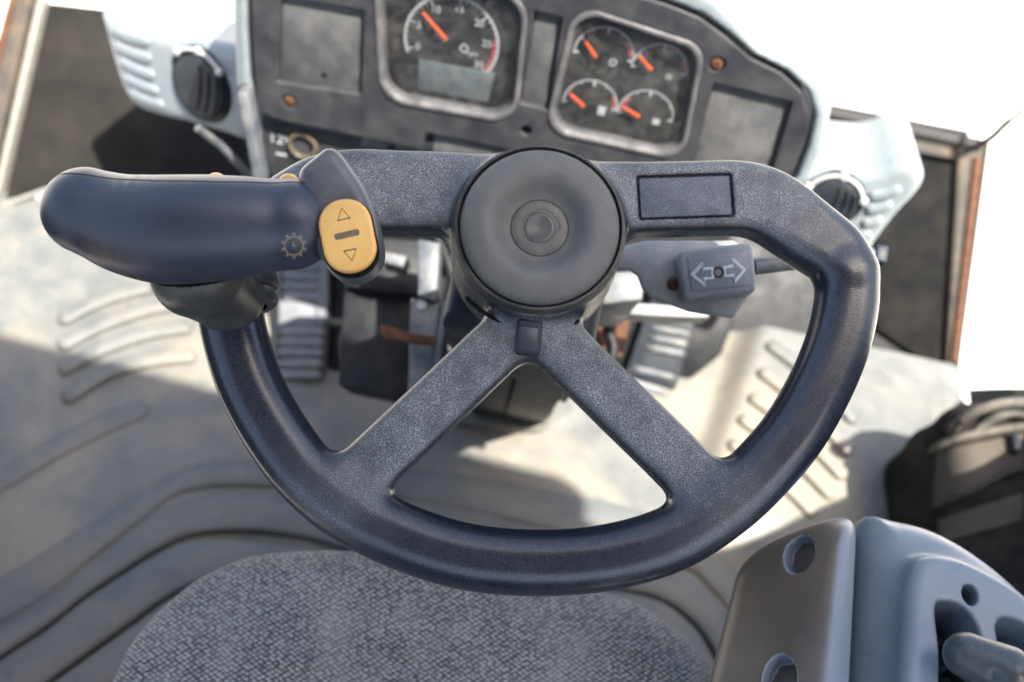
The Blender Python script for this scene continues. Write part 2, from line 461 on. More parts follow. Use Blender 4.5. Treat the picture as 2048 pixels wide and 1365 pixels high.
M['pedal_dark'] = plain('pedal_base_rubber', (.03, .035, .05), (.055, .06, .075), .5, 70, 600, .2, dust=(.18, .10, .05), dustamt=.4)
def mat_rubber(name, c0, c1, tan):
    k = NB(name); big = k.noise(4.5, 6, .62, dist=.6); mid = k.noise(19, 6, .65); fine = k.noise(240, 4, .65); grit = k.noise(620, 2, .5)
    c = k.mix(k.ramp(mid, .3, .7), c0, c1)
    c = k.mix(k.math('MULTIPLY', k.ramp(big, .43, .62), .75), c, tan)
    c = k.mix(k.math('MULTIPLY', k.ramp(k.noise(11, 7, .7, dist=1.5), .60, .70), .55), c, tuple(x * .45 for x in c0))
    c = k.mix(k.math('MULTIPLY', k.ramp(fine, .60, .72), .45), c, (.36, .33, .27))
    c = k.mix(k.math('MULTIPLY', k.ramp(grit, .70, .78), .8), c, (.05, .045, .04))
    return k.fin(c, k.ramp(mid, .3, .7, .42, .62), k.bump(k.math('ADD', fine, k.math('MULTIPLY', mid, .8)), .35, .0012), 0, .5)
M['mat'] = mat_rubber('floor_mat_rubber', (.112, .118, .114), (.165, .165, .152), (.25, .218, .168))
M['mat_dark'] = mat_rubber('worn_floor_mat_rubber', (.098, .106, .108), (.142, .146, .142), (.19, .172, .142))
M['console'] = plain('blue_grey_console_plastic', (.20, .24, .285), (.225, .265, .31), .30, 25, 900, .08, dust=(.30, .31, .32), dustamt=.12)
M['console_face'] = plain('brown_grey_plate', (.060, .054, .050), (.095, .082, .070), .40, 12, 900, .08, dust=(.17, .125, .085), dustamt=.5)
M['knob'] = plain('lever_knob_plastic', (.040, .052, .060), (.065, .077, .082), .3, 50, 900, .08, dust=(.14, .148, .135), dustamt=.3)
M['bag'] = plain('bag_cloth', (.013, .012, .011), (.024, .021, .019), .9, 30, 700, .6, spec=.15, dust=(.07, .06, .047), dustamt=.5)
M['bag_panel'] = plain('bag_brown_panel', (.065, .056, .046), (.09, .077, .064), .85, 30, 700, .5, spec=.15, dust=(.13, .11, .085), dustamt=.4)
M['strap'] = plain('bag_strap', (.055, .05, .042), (.10, .09, .075), .75, 60, 900, .4, dust=(.24, .21, .16), dustamt=.5)
M['frame'] = plain('grimy_door_frame', (.022, .020, .018), (.055, .045, .033), .7, 40, 400, .6, dust=(.16, .105, .06), dustamt=.45)
M['trim'] = plain('pale_trim_strip', (.20, .195, .17), (.27, .255, .22), .55, 60, 600, .2)
M['seal'] = plain('window_seal', (.016, .015, .015), (.03, .026, .022), .6, 60, 600, .2)
M['headliner'] = plain('dark_headliner', (.06, .06, .062), (.08, .08, .08), .8, 30)
M['shade_black'] = plain('side_sheet_shade_black', (.007, .007, .008), (.013, .013, .012), .9, 30, 500, .6, spec=.1, dust=(.032, .029, .024), dustamt=.4)
M['ground'] = plain('pale_dry_ground', (.60, .57, .52), (.66, .63, .58), .9, .8, 30, .2)
M['slab'] = plain('cab_floor_steel', (.09, .09, .09), (.13, .125, .12), .6, 20)

def kick():
    k = NB('perforated_black_panel')
    v = k.voro(330, 'F1', None, .15); hole = k.ramp(v, .22, .36, 1, 0); a = k.noise(14, 5, .6)
    c = k.mix(k.ramp(a, .3, .75), (.018, .0165, .0145), (.030, .027, .023)); c = k.mix(k.math('MULTIPLY', hole, .75), c, (.007, .007, .007))
    return k.fin(c, .9, k.bump(v, .4, .001), 0, .12)
M['kick'] = kick()

def fabric():
    k = NB('woven_seat_fabric')
    mp = k.n('ShaderNodeMapping'); k.put(mp.inputs['Vector'], k.co); mp.inputs['Rotation'].default_value = (0, 0, math.radians(38)); mp.inputs['Scale'].default_value = (1, 1.5, 0)
    v = k.voro(235, 'F1', mp.outputs[0], .35); big = k.noise(17, 6, .68); mid = k.noise(60, 4, .65); f = k.noise(900, 2, .5)
    bob = k.ramp(v, .15, .62, 1, 0)
    light = k.mix(k.ramp(mid, .3, .7), (.37, .355, .325), (.45, .43, .39))
    c = k.mix(bob, k.mix(k.ramp(big, .42, .62), (.060, .064, .068), (.150, .146, .137)), light)
    c = k.mix(k.math('MULTIPLY', k.ramp(big, .54, .70, 0, 1), .35), c, (.38, .36, .325))
    return k.fin(c, .9, k.bump(k.math('ADD', bob, k.math('MULTIPLY', f, .5)), .7, .0014), 0, .2, **{'Sheen Weight': .2})
M['fabric'] = fabric()

def glass(name, tint=(.97, .98, .98)):
    k = NB(name); t = k.t; t.nodes.remove(k.b)
    tr = k.n('ShaderNodeBsdfTransparent'); tr.inputs[0].default_value = (*tint, 1)
    gl = k.n('ShaderNodeBsdfGlossy'); gl.inputs['Roughness'].default_value = .02
    lw = k.n('ShaderNodeLayerWeight'); lw.inputs[0].default_value = .5
    fr = k.math('ADD', k.math('MULTIPLY', k.math('POWER', lw.outputs['Facing'], 5.0), .9), .045)
    mx = k.n('ShaderNodeMixShader'); t.links.new(fr, mx.inputs[0]); t.links.new(tr.outputs[0], mx.inputs[1]); t.links.new(gl.outputs[0], mx.inputs[2])
    t.links.new(mx.outputs[0], k.out.inputs[0]); return k.m
def dusty_lens():
    k = NB('dusty_gauge_lens'); t = k.t; t.nodes.remove(k.b)
    tr = k.n('ShaderNodeBsdfTransparent'); tr.inputs[0].default_value = (.93, .94, .95, 1)
    gl = k.n('ShaderNodeBsdfGlossy'); gl.inputs['Roughness'].default_value = .06
    df = k.n('ShaderNodeBsdfDiffuse'); df.inputs[0].default_value = (.42, .41, .39, 1)
    lw = k.n('ShaderNodeLayerWeight'); lw.inputs[0].default_value = .5
    fr = k.math('ADD', k.math('MULTIPLY', k.math('POWER', lw.outputs['Facing'], 5.0), .9), .13)
    m1 = k.n('ShaderNodeMixShader'); t.links.new(fr, m1.inputs[0]); t.links.new(tr.outputs[0], m1.inputs[1]); t.links.new(gl.outputs[0], m1.inputs[2])
    m2 = k.n('ShaderNodeMixShader'); t.links.new(k.ramp(k.noise(55, 7, .7, dist=.8), .40, .78, .01, .14), m2.inputs[0]); t.links.new(m1.outputs[0], m2.inputs[1]); t.links.new(df.outputs[0], m2.inputs[2])
    t.links.new(m2.outputs[0], k.out.inputs[0]); return k.m
M['glass'] = glass('clear_glass'); M['lens'] = dusty_lens()

# ------------------------------------------------------------------ the setting: ground, cab shell
def sheet(name, x0, x1, y0, y1, z, mat, label=None):
    o = link(name, mesh(name, [(x0, y0, z), (x1, y0, z), (x1, y1, z), (x0, y1, z)], [(0, 1, 2, 3)], False), mat)
    return tag(o, label, None, None, 'structure')
sheet('ground', -400, 400, -400, 400, -1.6, M['ground'], 'pale sunlit ground outside the cab')

XL, XR = -0.815, 0.672                       # cab side walls, measured from the steering column
TOE_Y, TOE_A = 0.90, math.radians(26)        # the toe board rises forward from here
TOE = Frame((0, TOE_Y, 0.0), (1, 0, 0), (0, math.cos(TOE_A), math.sin(TOE_A)))
o = link('floor', box_me(((XL + XR) / 2 + .013, .01, -.09), ((XR - XL) / 2 + .014, .89, .06), .004), M['slab']); tag(o, 'dark steel cab floor under the rubber mat', None, None, 'structure')

# roof with its front and right edges; it shades the seat and the wheel
ROOF_Z, ROOF_F, ROOF_R = 1.72, 0.276, 0.80
xa, ya, yb = XL - .05, ROOF_F + .074, ROOF_F - .031       # the front edge runs slightly askew to the column
o = link('roof', hexa_me([(xa, -1.0, ROOF_Z), (ROOF_R, -1.0, ROOF_Z), (ROOF_R, yb, ROOF_Z), (xa, ya, ROOF_Z), (xa, -1.0, ROOF_Z + .09), (ROOF_R, -1.0, ROOF_Z + .09), (ROOF_R, yb, ROOF_Z + .09), (xa, ya, ROOF_Z + .09)], .02), M['headliner'])
tag(o, 'dark lined cab roof above the seat', None, None, 'structure')
o = link('rear_wall', box_me(((XL + XR) / 2, -.92, .45), ((XR - XL) / 2, .03, .45), .01), M['headliner']); tag(o, 'dark rear wall of the cab behind the seat', None, None, 'structure')

# sides of the cab: on the right an unseen door pillar, curved to cast the floor's shadow edge, over a low panel, on the left a low panel; windows above them stay open
def side_wall(x, yz, what):
    n = len(yz); vs = [(x + dx, y, z) for dx in (.0, .025) for y, z in yz]
    fs = [tuple(range(n)), tuple(range(2 * n - 1, n - 1, -1))] + [(i, n + i, n + (i + 1) % n, (i + 1) % n) for i in range(n)]
    tag(link('side_wall', outward(mesh('side_wall', vs, fs, False)), M['headliner']), what, None, None, 'structure')
yz = [tuple(p) for p in catmull([(.885, .0), (.78, .18), (.625, .40), (.48, .70), (.325, 1.05), (.25, 1.45), (.235, 1.70)], 5)]
side_wall(XR + .03, yz + [(.04, 1.70), (.04, .75), (-.90, .75), (-.90, 0.0)], 'unseen dark door pillar and low side panel on the right, shaped to shade the floor')
side_wall(XL - .115, [(.78, .0), (.52, .40), (.40, .80), (-.90, .80), (-.90, 0.0)], 'dark low side panel on the left of the seat')

# ---- toe board and kick panels
t = thing('kick_panel', TOE, 'dark perforated kick panel under the dashboard, left of the steering column', 'panel')
pl = TOE.ls([(100, 8), (12, 402), (100, 372), (470, 470), (640, 560), (700, 330), (560, 60)])
me = prism_me(pl, -.02, .004, .002); link('perforated_sheet', me, M['kick'], t)
e = TOE.ls([(2, 421), (100, 385), (100, 377), (8, 409)]); link('lower_trim', prism_me(e, .0, .010, .001), M['trim'], t)
e = TOE.ls([(97, 0), (3, 412), (-8, 412), (84, 0)]); link('side_trim', prism_me(e, -.01, .016, .002), M['trim'], t)

t = thing('toe_board', TOE, 'dark toe board behind the pedals at the front of the cab', 'panel')
xl, yl = TOE.l(690, 330); yb = -0.02
link('board', prism_me([(-.45, -.02), (.655, -.02), (.655, .40), (-.45, .40)], -.05, -.006, .002), M['black'], t)
e = TOE.ls([(1742, 560), (1752, 660), (1890, 752), (1925, 430), (1900, 330), (1760, 310)]); link('side_sheet', prism_me(e, -.004, .006, .002), M['shade_black'], t)  # blacker than the left kick panel, in place of shade on this side

t = thing('door_frame', TOE, 'rust streaked dark door frame at the left edge beside the kick panel', 'frame')
e = TOE.ls([(84, -6), (-10, 420), (-90, 420), (48, -6)]); link('pillar', prism_me(e, -.03, .03, .006), M['frame'], t)
e = TOE.ls([(56, -6), (-40, 380), (-62, 380), (44, -6)]); link('rust_strip', prism_me(e, .020, .036, .004), M['rust'], t)

t = thing('door_frame', TOE, 'dark door frame with rusty edge at the right, under the windscreen corner', 'frame')
e = TOE.ls([(1904, 330), (1880, 735), (1898, 748), (1962, 296), (1905, 282)]); link('pillar', prism_me(e, -.03, .020, .005), M['frame'], t)
e = TOE.ls([(1934, 322), (1888, 722), (1899, 735), (1950, 330)]); link('rust_strip', prism_me(e, .014, .027, .003), M['rust'], t)
e = TOE.ls([(1958, 290), (1896, 752), (1904, 756), (1966, 296)]); link('edge_seal', prism_me(e, -.02, .024, .003), M['seal'], t)
link('corner_plate', prism_me(TOE.ls([(1770, 300), (1904, 326), (1904, 296), (1790, 272)]), .008, .018, .002), M['frame'], t)

# ---- windscreen: lower rail, pillar seal and pane
wy, wz = TOE.w((0, .385, 0))[1:]
t = thing('windscreen', Frame((0, wy, wz), (1, 0, 0), (0, ROOF_F - wy, ROOF_Z - wz)), 'clear windscreen with a black lower seal, bright ground behind it', 'windscreen')
WF = Frame((0, wy, wz), (1, 0, 0), (0, ROOF_F - wy, ROOF_Z - wz)); L = math.hypot(ROOF_F - wy, ROOF_Z - wz)
link('pane', mesh('pane', [(XL, 0, 0), (XR, 0, 0), (XR, L, 0), (XL, L, 0)], [(0, 1, 2, 3)], False), M['glass'], t)
rail = [WF.inv(TOE.w(TOE.l3(a, b, .02))) for a, b in [(1560, 206), (1660, 228), (1800, 258), (1958, 292)]]
link('lower_seal', tube_me(rail, .011, 10), M['seal'], t)
pil = [WF.inv(TOE.w(TOE.l3(1957, 291, .02)))] + [WF.inv(at(a, b, d)) for a, b, d in [(1985, 274, 1.50), (2012, 248, 1.48), (2052, 216, 1.45), (2140, 140, 1.40)]]
link('pillar_seal', tube_me(catmull(pil, 4), .0052, 10), M['seal'], t)
t = thing('side_window', FLOOR, 'clear side window pane in the door, bright ground outside', 'window')
link('pane', mesh('pane', [(XR + .02, -.9, .02), (XR + .02, 1.2, .16), (XR + .02, ROOF_F, ROOF_Z), (XR + .02, -.9, ROOF_Z)], [(0, 1, 2, 3)], False), M['glass'], t)

# ---- floor mat
def fl(px, py, z=0.0): return onz(px, py, z)[:2]
redge = catmull([fl(*p) for p in [(1700, 610), (1790, 672), (1835, 700), (1870, 722), (1896, 742), (1912, 790), (1908, 850), (1880, 950), (1900, 1100), (1960, 1300)]], 6)
redge = redge[np.argsort(redge[:, 1])]
hl = [fl(1490, 560), fl(1475, 640), fl(1440, 740), fl(1398, 860), fl(1360, 960)]
hl = np.array(hl); hl = hl[np.argsort(hl[:, 1])]
def mat_z(x, y):
    x = np.asarray(x, float); y = np.asarray(y, float)
    hx = np.interp(y, hl[:, 1], hl[:, 0]); h = .030 * sstep(0, .045, x - hx) * sstep(.50, .60, y)
    h = h + .0022 * np.sin(x * 9 + 1.3) * np.cos(y * 11) + .0013 * np.sin(x * 31 + y * 17)
    return h
def mat_grid():
    ny, nx = 150, 170; ys = np.linspace(.22, .905, ny); vs = []; fs = []
    for y in ys:
        xr = np.interp(y, redge[:, 1], redge[:, 0]) + .004 * math.sin(y * 160) + .003 * math.sin(y * 71)
        xs = XL + (xr - XL) * np.linspace(0, 1, nx); z = mat_z(xs, np.full(nx, y))
        vs += [(a, y, b) for a, b in zip(xs, z)]
    for j in range(ny - 1):
        for i in range(nx - 1): a = j * nx + i; fs.append((a, a + 1, a + nx + 1, a + nx))
    n0 = len(vs)
    for j in range(ny): v = vs[j * nx + nx - 1]; vs.append((v[0], v[1], -.03))
    for j in range(ny - 1): fs.append((j * nx + nx - 1, n0 + j, n0 + j + 1, (j + 1) * nx + nx - 1))
    me = mesh('mat', vs, fs); me.set_sharp_from_angle(angle=math.radians(50)); return me
t = thing('floor_mat', FLOOR, 'worn grey rubber floor mat with raised foot ribs and curved bands round the seat', 'floor mat')
link('mat_sheet', mat_grid(), M['mat'], t)
left_ribs = [[(117, 649), (165, 622), (220, 600), (278, 584), (330, 572)], [(115, 700), (183, 664), (238, 642), (293, 624), (366, 609)],
             [(117, 748), (183, 712), (238, 690), (311, 668), (388, 655)], [(126, 806), (183, 768), (238, 742), (320, 722), (396, 713)]]
right_ribs = [[(1514, 742), (1590, 802), (1640, 850), (1702, 912)], [(1496, 792), (1560, 838), (1620, 890), (1690, 962)],
              [(1476, 834), (1540, 880), (1600, 930), (1668, 1000)], [(1456, 884), (1520, 928), (1570, 970), (1632, 1032)], [(1530, 690), (1600, 742), (1660, 795), (1712, 850)]]
for rb in left_ribs: link('foot_rib', rib_me(catmull([fl(*p) for p in rb], 8), .0115, .011, 0, mat_z), M['mat'], t)
for rb in right_ribs: link('foot_rib', rib_me(catmull([fl(*p, .03) for p in rb], 8), .0105, .010, 0, mat_z), M['mat'], t)

GR = {  # the grooves between the bands that run round the front of the seat
 'A': [(-160, 1040), (0, 963), (94, 908), (189, 858), (300, 812), (430, 790), (560, 800), (760, 850), (957, 890), (1200, 930), (1380, 985), (1480, 1040), (1560, 1110), (1640, 1230), (1700, 1365)],
 'B': [(-160, 1215), (0, 1140), (113, 1073), (189, 1031), (264, 982), (321, 953), (400, 920), (509, 914), (700, 916), (805, 930), (957, 946), (1297, 1020), (1435, 1103), (1475, 1138), (1530, 1200), (1590, 1300), (1620, 1420)],
 'C': [(-160, 1340), (0, 1246), (87, 1197), (151, 1144), (226, 1084), (302, 1027), (347, 992), (434, 973), (547, 975), (797, 997), (1084, 1057), (1250, 1098), (1380, 1140), (1413, 1169), (1455, 1216), (1500, 1290), (1530, 1400)],
 'D': [(-160, 1420), (0, 1312), (94, 1250), (170, 1190), (264, 1129), (340, 1084), (396, 1065), (490, 1059), (604, 1073), (717, 1103), (900, 1140), (1100, 1160), (1300, 1190), (1380, 1236), (1426, 1296), (1470, 1400)],
 'E': [(-60, 1480), (94, 1365), (189, 1295), (264, 1242), (321, 1201), (377, 1171), (450, 1145), (560, 1135), (680, 1145), (900, 1180), (1100, 1215), (1280, 1250), (1350, 1310), (1390, 1400)],
 'S': [(60, 1500), (200, 1400), (290, 1330), (350, 1290), (420, 1260), (520, 1240), (650, 1235), (800, 1240), (950, 1260), (1150, 1300), (1250, 1350), (1330, 1420)]}
ZB = {'B': .004, 'C': .017, 'D': .031, 'E': .045}
def resample(P, n):
    s = np.r_[0, np.cumsum(np.linalg.norm(np.diff(P, axis=0), axis=1))]; u = np.linspace(0, s[-1], n)
    return np.stack([np.interp(u, s, P[:, k]) for k in range(P.shape[1])], 1)
def band_me(c0, c1, z, gap, seed, worn=()):
    """a moulded band between two grooves: rounded shoulders, uneven edge"""
    n = 110; r_ = np.random.default_rng(seed)
    A = resample(catmull([fl(p[0], p[1], z) for p in c0], 10), n); B = resample(catmull([fl(p[0], p[1], z) for p in c1], 10), n)
    wob = np.convolve(r_.normal(0, 1, n + 12), np.ones(13) / 13, 'valid')[:n] * .006
    prof = [(0.0, -.040), (0.0, -.0065), (.02, -.0020), (.07, 0.0), (.5, .0008), (.93, 0.0), (.98, -.002), (1.0, -.0065), (1.0, -.04)]
    vs = []; fs = []; m = len(prof)
    for i in range(n):
        d = B[i] - A[i]; L = np.linalg.norm(d); d = d / L; a = A[i] + d * (gap + wob[i] * .4 + sum(w_ * math.exp(-(np.linalg.norm(A[i] - q_) / e_) ** 2) for q_, w_, e_ in worn)); b = B[i] - d * .001; L = np.linalg.norm(b - a)
        for u, dz in prof:
            q = a + d * u * L; vs.append((q[0], q[1], z + dz + .5 * wob[i] * math.sin(u * 3.1)))
    for i in range(n - 1):
        for j in range(m - 1): fs.append((i * m + j, (i + 1) * m + j, (i + 1) * m + j + 1, i * m + j + 1))
    me = mesh('band', vs, fs); me.set_sharp_from_angle(angle=math.radians(60)); return me
for k, (a, b) in enumerate([('B', 'C'), ('C', 'D'), ('D', 'E'), ('E', 'S')]):
    worn = {'C': [(fl(372, 985, .012), .010, .035), (fl(440, 975, .012), .004, .06)], 'D': [(fl(470, 1062, .021), .008, .06), (fl(590, 1072, .021), .011, .07), (fl(700, 1100, .021), .010, .06)], 'B': [(fl(60, 1110, .003), .006, .05), (fl(200, 1025, .003), .004, .04)]}.get(a, ())
    link('mat_band', outward(band_me(GR[a], GR[b], ZB[a], .0040, k, worn)), M['mat_dark'], t)
link('mat_crease', rib_me(catmull([fl(*p) for p in GR['A'][:5]], 8), .016, .004, 0, mat_z), M['mat_dark'], t)
# raised lip of the cut-out round the column foot
lip = [(832, 826), (900, 838), (1000, 851), (1060, 856), (1084, 846), (1096, 820), (1102, 780), (1108, 745)]
link('cutout_lip', rib_me(catmull([fl(*p) for p in lip], 6), .011, .016, 0, mat_z), M['mat'], t)
link('cutout', prism_me([fl(*p) for p in [(845, 818), (905, 828), (1000, 841), (1060, 846), (1078, 836), (1088, 790), (1092, 720), (860, 700)]], -.02, .006, .001), M['black'], t)

# ------------------------------------------------------------------ steering wheel
COL_A = math.radians(66)                                     # column rake
AX = np.array([0, math.cos(COL_A), -math.sin(COL_A)])        # down the column
WH = Frame(at(1076.5, 469, .62), (1, 0, 0), np.cross(-AX, (1.0, 0, 0)))
wheel = thing('steering_wheel', WH, 'black rubber steering wheel with flat topped rim and dusty grained spokes', 'steering wheel')
hz = -.009
def wl(pts): return WH.ls(pts, hz)
# centre line with half width, half height, edge radius, height of the section and dust
left_px = [(1000, 392), (900, 386), (800, 383), (715, 380), (655, 386), (600, 410), (545, 445), (495, 485), (466, 530)]
rim_px = [(466, 530), (457, 580), (463, 640), (480, 710), (505, 780), (548, 860), (608, 943), (690, 1014), (800, 1072), (930, 1113), (1072, 1126), (1215, 1115), (1345, 1077),
          (1450, 1010), (1527, 938), (1590, 862), (1643, 768), (1678, 680), (1694, 600), (1692, 545)]
right_px = [(1692, 545), (1668, 506), (1612, 462), (1562, 424), (1520, 402), (1470, 393), (1400, 394), (1300, 396), (1200, 396), (1150, 400)]
RIMP = (.0197, .0178, .0172, -.010, .09)
BARR = (.0233, .0150, .0095, -.014, .95); BARL = (.0262, .0150, .0095, -.014, 1.0)
def lerp(a, b, t): return tuple(x + (y - x) * t for x, y in zip(a, b))
leftP = np.array([BARL, BARL, BARL, BARL, lerp(BARL, RIMP, .1), lerp(BARL, RIMP, .3), lerp(BARL, RIMP, .55), lerp(BARL, RIMP, .8), RIMP])
rimP = np.array([RIMP] * len(rim_px)); 
rightP = np.array([RIMP, lerp(RIMP, BARR, .35), lerp(RIMP, BARR, .6), lerp(RIMP, BARR, .8), lerp(RIMP, BARR, .95), BARR, BARR, BARR, BARR, BARR])
rightP[1:4, 0] = (.0212, .0222, .0228)
SPK = (.0178, .0135, .0085, -.0140, 1.0)
def smooth_chain(px, par, n=6):
    A = np.concatenate([wl(px), par], 1); B = catmull(A, n); return B[:, :2], B[:, 2:]
CH = [smooth_chain(left_px, leftP), smooth_chain(rim_px, rimP, 5), smooth_chain(right_px, rightP),
      (wl([(1075, 620), (985, 700), (899, 782), (773, 901), (722, 950), (690, 985)]), np.array([SPK] * 6)),
      (wl([(1075, 620), (1130, 700), (1246, 815), (1335, 901), (1385, 952), (1420, 985)]), np.array([SPK] * 6))]
insC = WH.l(1371, 393, 0); insA = WH.l(1464, 390, 0) - WH.l(1281, 396, 0); ins_ang = math.atan2(insA[1], insA[0])
ins_hx, ins_hy = .0288, .0128
def comps(X, Y, Z):
    out = []; du = []
    for pts, par in CH:
        d, p = sd_chain(X, Y, pts, par)
        out.append(sd_section(d, p[..., 0], Z, p[..., 3], p[..., 1], p[..., 2])); du.append(p[..., 4])
    r = np.sqrt(X * X + Y * Y)
    hub = sd_ext(r - (.0535 + .05 * np.clip(-Z, -.01, .05)), Z, -.024, .036, .004)
    out.append(hub); du.append(np.full(np.shape(r), .8))
    return out, du
def wheel_f(X, Y, Z):
    c, _ = comps(X, Y, Z)
    ring = smin(smin(c[0], c[1], .004), c[2], .004)
    sp = smin(c[3], c[4], .016)
    f = smin(ring, sp, .012); f = smin(f, c[5], .014)
    ca, sa = math.cos(-ins_ang), math.sin(-ins_ang)
    x = (X - insC[0]) * ca - (Y - insC[1]) * sa; y = (X - insC[0]) * sa + (Y - insC[1]) * ca
    rec = sd_box(x, y, Z, (0, 0, 0), (ins_hx + .0014, ins_hy + .0014, .0026), .0012)
    return smax(f, -rec, .0016)
lo = np.array([-.235, -.245, -.064]); hi = np.array([.235, .115, .013])
P, Q, N = sdf_mesh(wheel_f, lo, hi, .0016, 2)
c, du = comps(P[:, 0], P[:, 1], P[:, 2]); c = np.stack(c, 1); du = np.stack(du, 1)
wgt = np.exp(-(c - c.min(1, keepdims=True)) / .011); dust = (wgt * du).sum(1) / wgt.sum(1)
dust = dust * (.12 + .88 * sstep(.45, .93, N[:, 2]))
cc, _ = comps(*(P[Q].mean(1).T)); which = np.argmin(np.stack(cc, 1), 1)
put_split([('crossbar', M['rubber_net']), ('rim', M['rubber_net']), ('crossbar', M['rubber_net']), ('spoke', M['rubber_net']), ('spoke', M['rubber_net']), ('hub_housing', M['rubber_net'])],
          P, Q, N, which, {'dust': dust}, wheel)
# hub ring, horn cap, worn centre
link('hub_ring', lathe_me([(.0535, .006), (.0525, .0155), (.0515, .0185), (.0500, .0190), (.0492, .0172), (.0490, .006)], 96), M['hub'], wheel)
cap = link('horn_cap', lathe_me([(.0485, .006), (.0485, .0160), (.0480, .0190), (.0466, .0212), (.0440, .0232), (.0400, .0250), (.0355, .0260), (.0320, .0258), (.0290, .0244), (.0262, .0218), (.0235, .0186), (.0210, .0162), (.0190, .0150), (.0180, .0147), (.0176, .0140)], 128), M['cap'], wheel)
link('centre_disc', lathe_me([(.0177, .0135), (.0175, .0146), (.0168, .0151), (.0130, .0153), (.0098, .0153), (.0088, .0163), (.0074, .0166), (.0050, .0148), (.0025, .0138), (.0, .0136)], 64), M['cap_centre'], cap)
sc = []
for k in range(40):                                           # ragged edge of the lost emblem
    a = 2 * math.pi * k / 40; r = .0108 + .0008 * math.sin(2 * a + .6) + .0006 * math.sin(5 * a) + rng.normal(0, .0004)
    sc.append((r * math.cos(a), r * math.sin(a) + .001, .01535))
link('glue_edge', tube_me(np.array(sc + sc[:1]), .00020, 5, 1, (0, 0, 1), False), M['collar'], cap)
for a0, a1 in ((232, 262), (284, 306)):
    arc = [(.0600 * math.cos(math.radians(a)), .0600 * math.sin(math.radians(a))) for a in np.linspace(a0, a1, 16)]
    link('slot', rib_me(arc, .0013, .0012, .0003), M['groove'], wheel)
# plain rectangular insert in the right arm, with the dark gap round it
ca, sa = math.cos(ins_ang), math.sin(ins_ang)
ins = prism_me(rrect(insC[0], insC[1], ins_hx, ins_hy, .0012, ins_ang), -.004, -.0004, .0006)
o = link('insert_plate', ins, M['inset'], wheel); a = ins.attributes.new('dust', 'FLOAT', 'POINT'); a.data.foreach_set('value', np.full(len(ins.vertices), .75, np.float32))
link('insert_gap', prism_me(rrect(insC[0], insC[1], ins_hx + .0012, ins_hy + .0012, .0014, ins_ang), -.0060, -.0024, 0), M['groove'], wheel)
# tilt latch below the hub
la, lb = WH.l(1060, 640, .004), WH.l(1054, 710, .004); lc = (la + lb) / 2; ld = (lb - la); ll = np.linalg.norm(ld); ang = math.atan2(ld[1], ld[0]) + math.pi / 2
Rl = np.array([[math.cos(ang), -math.sin(ang), 0], [math.sin(ang), math.cos(ang), 0], [0, 0, 1]])
link('latch_tab', box_me((lc[0], lc[1], .002), (.0078, ll / 2, .0065), .0026, Rl, 3), M['dark'], wheel)
link('latch_face', box_me((lc[0], lc[1] - .0015, .0085), (.0056, ll / 2 - .0035, .0010), .0008, Rl, 2), M['grip'], wheel)

# ------------------------------------------------------------------ control grip clamped on the wheel
grip = thing('control_grip', WH, 'navy plastic palm grip with amber rocker switch clamped on the left of the steering wheel', 'control grip')
GZ = .072
gch = catmull([np.r_[WH.l(x, y, GZ), r * .548 / F, z] for x, y, r, z in ((171, 420, 86, -.002), (200, 430, 90, -.002), (262, 450, 101, 0), (340, 462, 108, .002), (430, 460, 105, .003), (510, 454, 97, .002), (560, 450, 91, .0), (582, 449, 90.5, .0))], 8)
gout = np.concatenate([gch[:, :2] - gch[:, 2:3], gch[:, :2] + gch[:, 2:3]])
def grip_f(X, Y, Z):
    d, p = sd_chain(X, Y, gch[:, :2], gch[:, 2:]); w = p[..., 0]
    return (np.sqrt((d / w) ** 2 + ((Z - GZ - p[..., 1]) / (w * .93)) ** 2) - 1) * w * .93
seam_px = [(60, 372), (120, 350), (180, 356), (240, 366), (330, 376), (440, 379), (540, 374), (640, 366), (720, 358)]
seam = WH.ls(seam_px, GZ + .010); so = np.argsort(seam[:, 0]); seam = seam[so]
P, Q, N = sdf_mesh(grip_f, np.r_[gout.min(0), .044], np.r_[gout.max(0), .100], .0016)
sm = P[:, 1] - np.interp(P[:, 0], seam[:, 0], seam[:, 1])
def grip_mat():
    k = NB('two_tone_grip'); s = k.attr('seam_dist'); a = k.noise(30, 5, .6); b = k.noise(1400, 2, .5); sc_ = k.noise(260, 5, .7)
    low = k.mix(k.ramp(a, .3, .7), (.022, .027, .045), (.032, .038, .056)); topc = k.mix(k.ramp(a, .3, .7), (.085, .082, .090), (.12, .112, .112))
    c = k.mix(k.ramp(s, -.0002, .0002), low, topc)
    warm_reflection = k.math('MULTIPLY', k.ramp(k.attr('warm_reflection'), .1, 1.0), k.ramp(k.noise(45, 5, .65), .35, .7)); c = k.mix(k.math('MULTIPLY', warm_reflection, .65), c, (.17, .115, .085))  # warm reflection at the lower left painted into the colour
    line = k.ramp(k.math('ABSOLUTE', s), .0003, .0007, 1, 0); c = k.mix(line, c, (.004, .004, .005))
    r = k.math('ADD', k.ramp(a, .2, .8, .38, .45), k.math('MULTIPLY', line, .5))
    return k.fin(c, r, k.bump(line, 1.0, -.0012, k.bump(b, .03, .0003)), 0, .6)
wpt = np.r_[WH.l(190, 525, GZ)]; warm_reflection = np.clip(1 - np.hypot((P[:, 0] - wpt[0]) / .045, (P[:, 1] - wpt[1]) / .020), 0, 1)
put('palm_body', P, Q, N, grip_mat(), grip, {'seam_dist': sm, 'warm_reflection': warm_reflection})
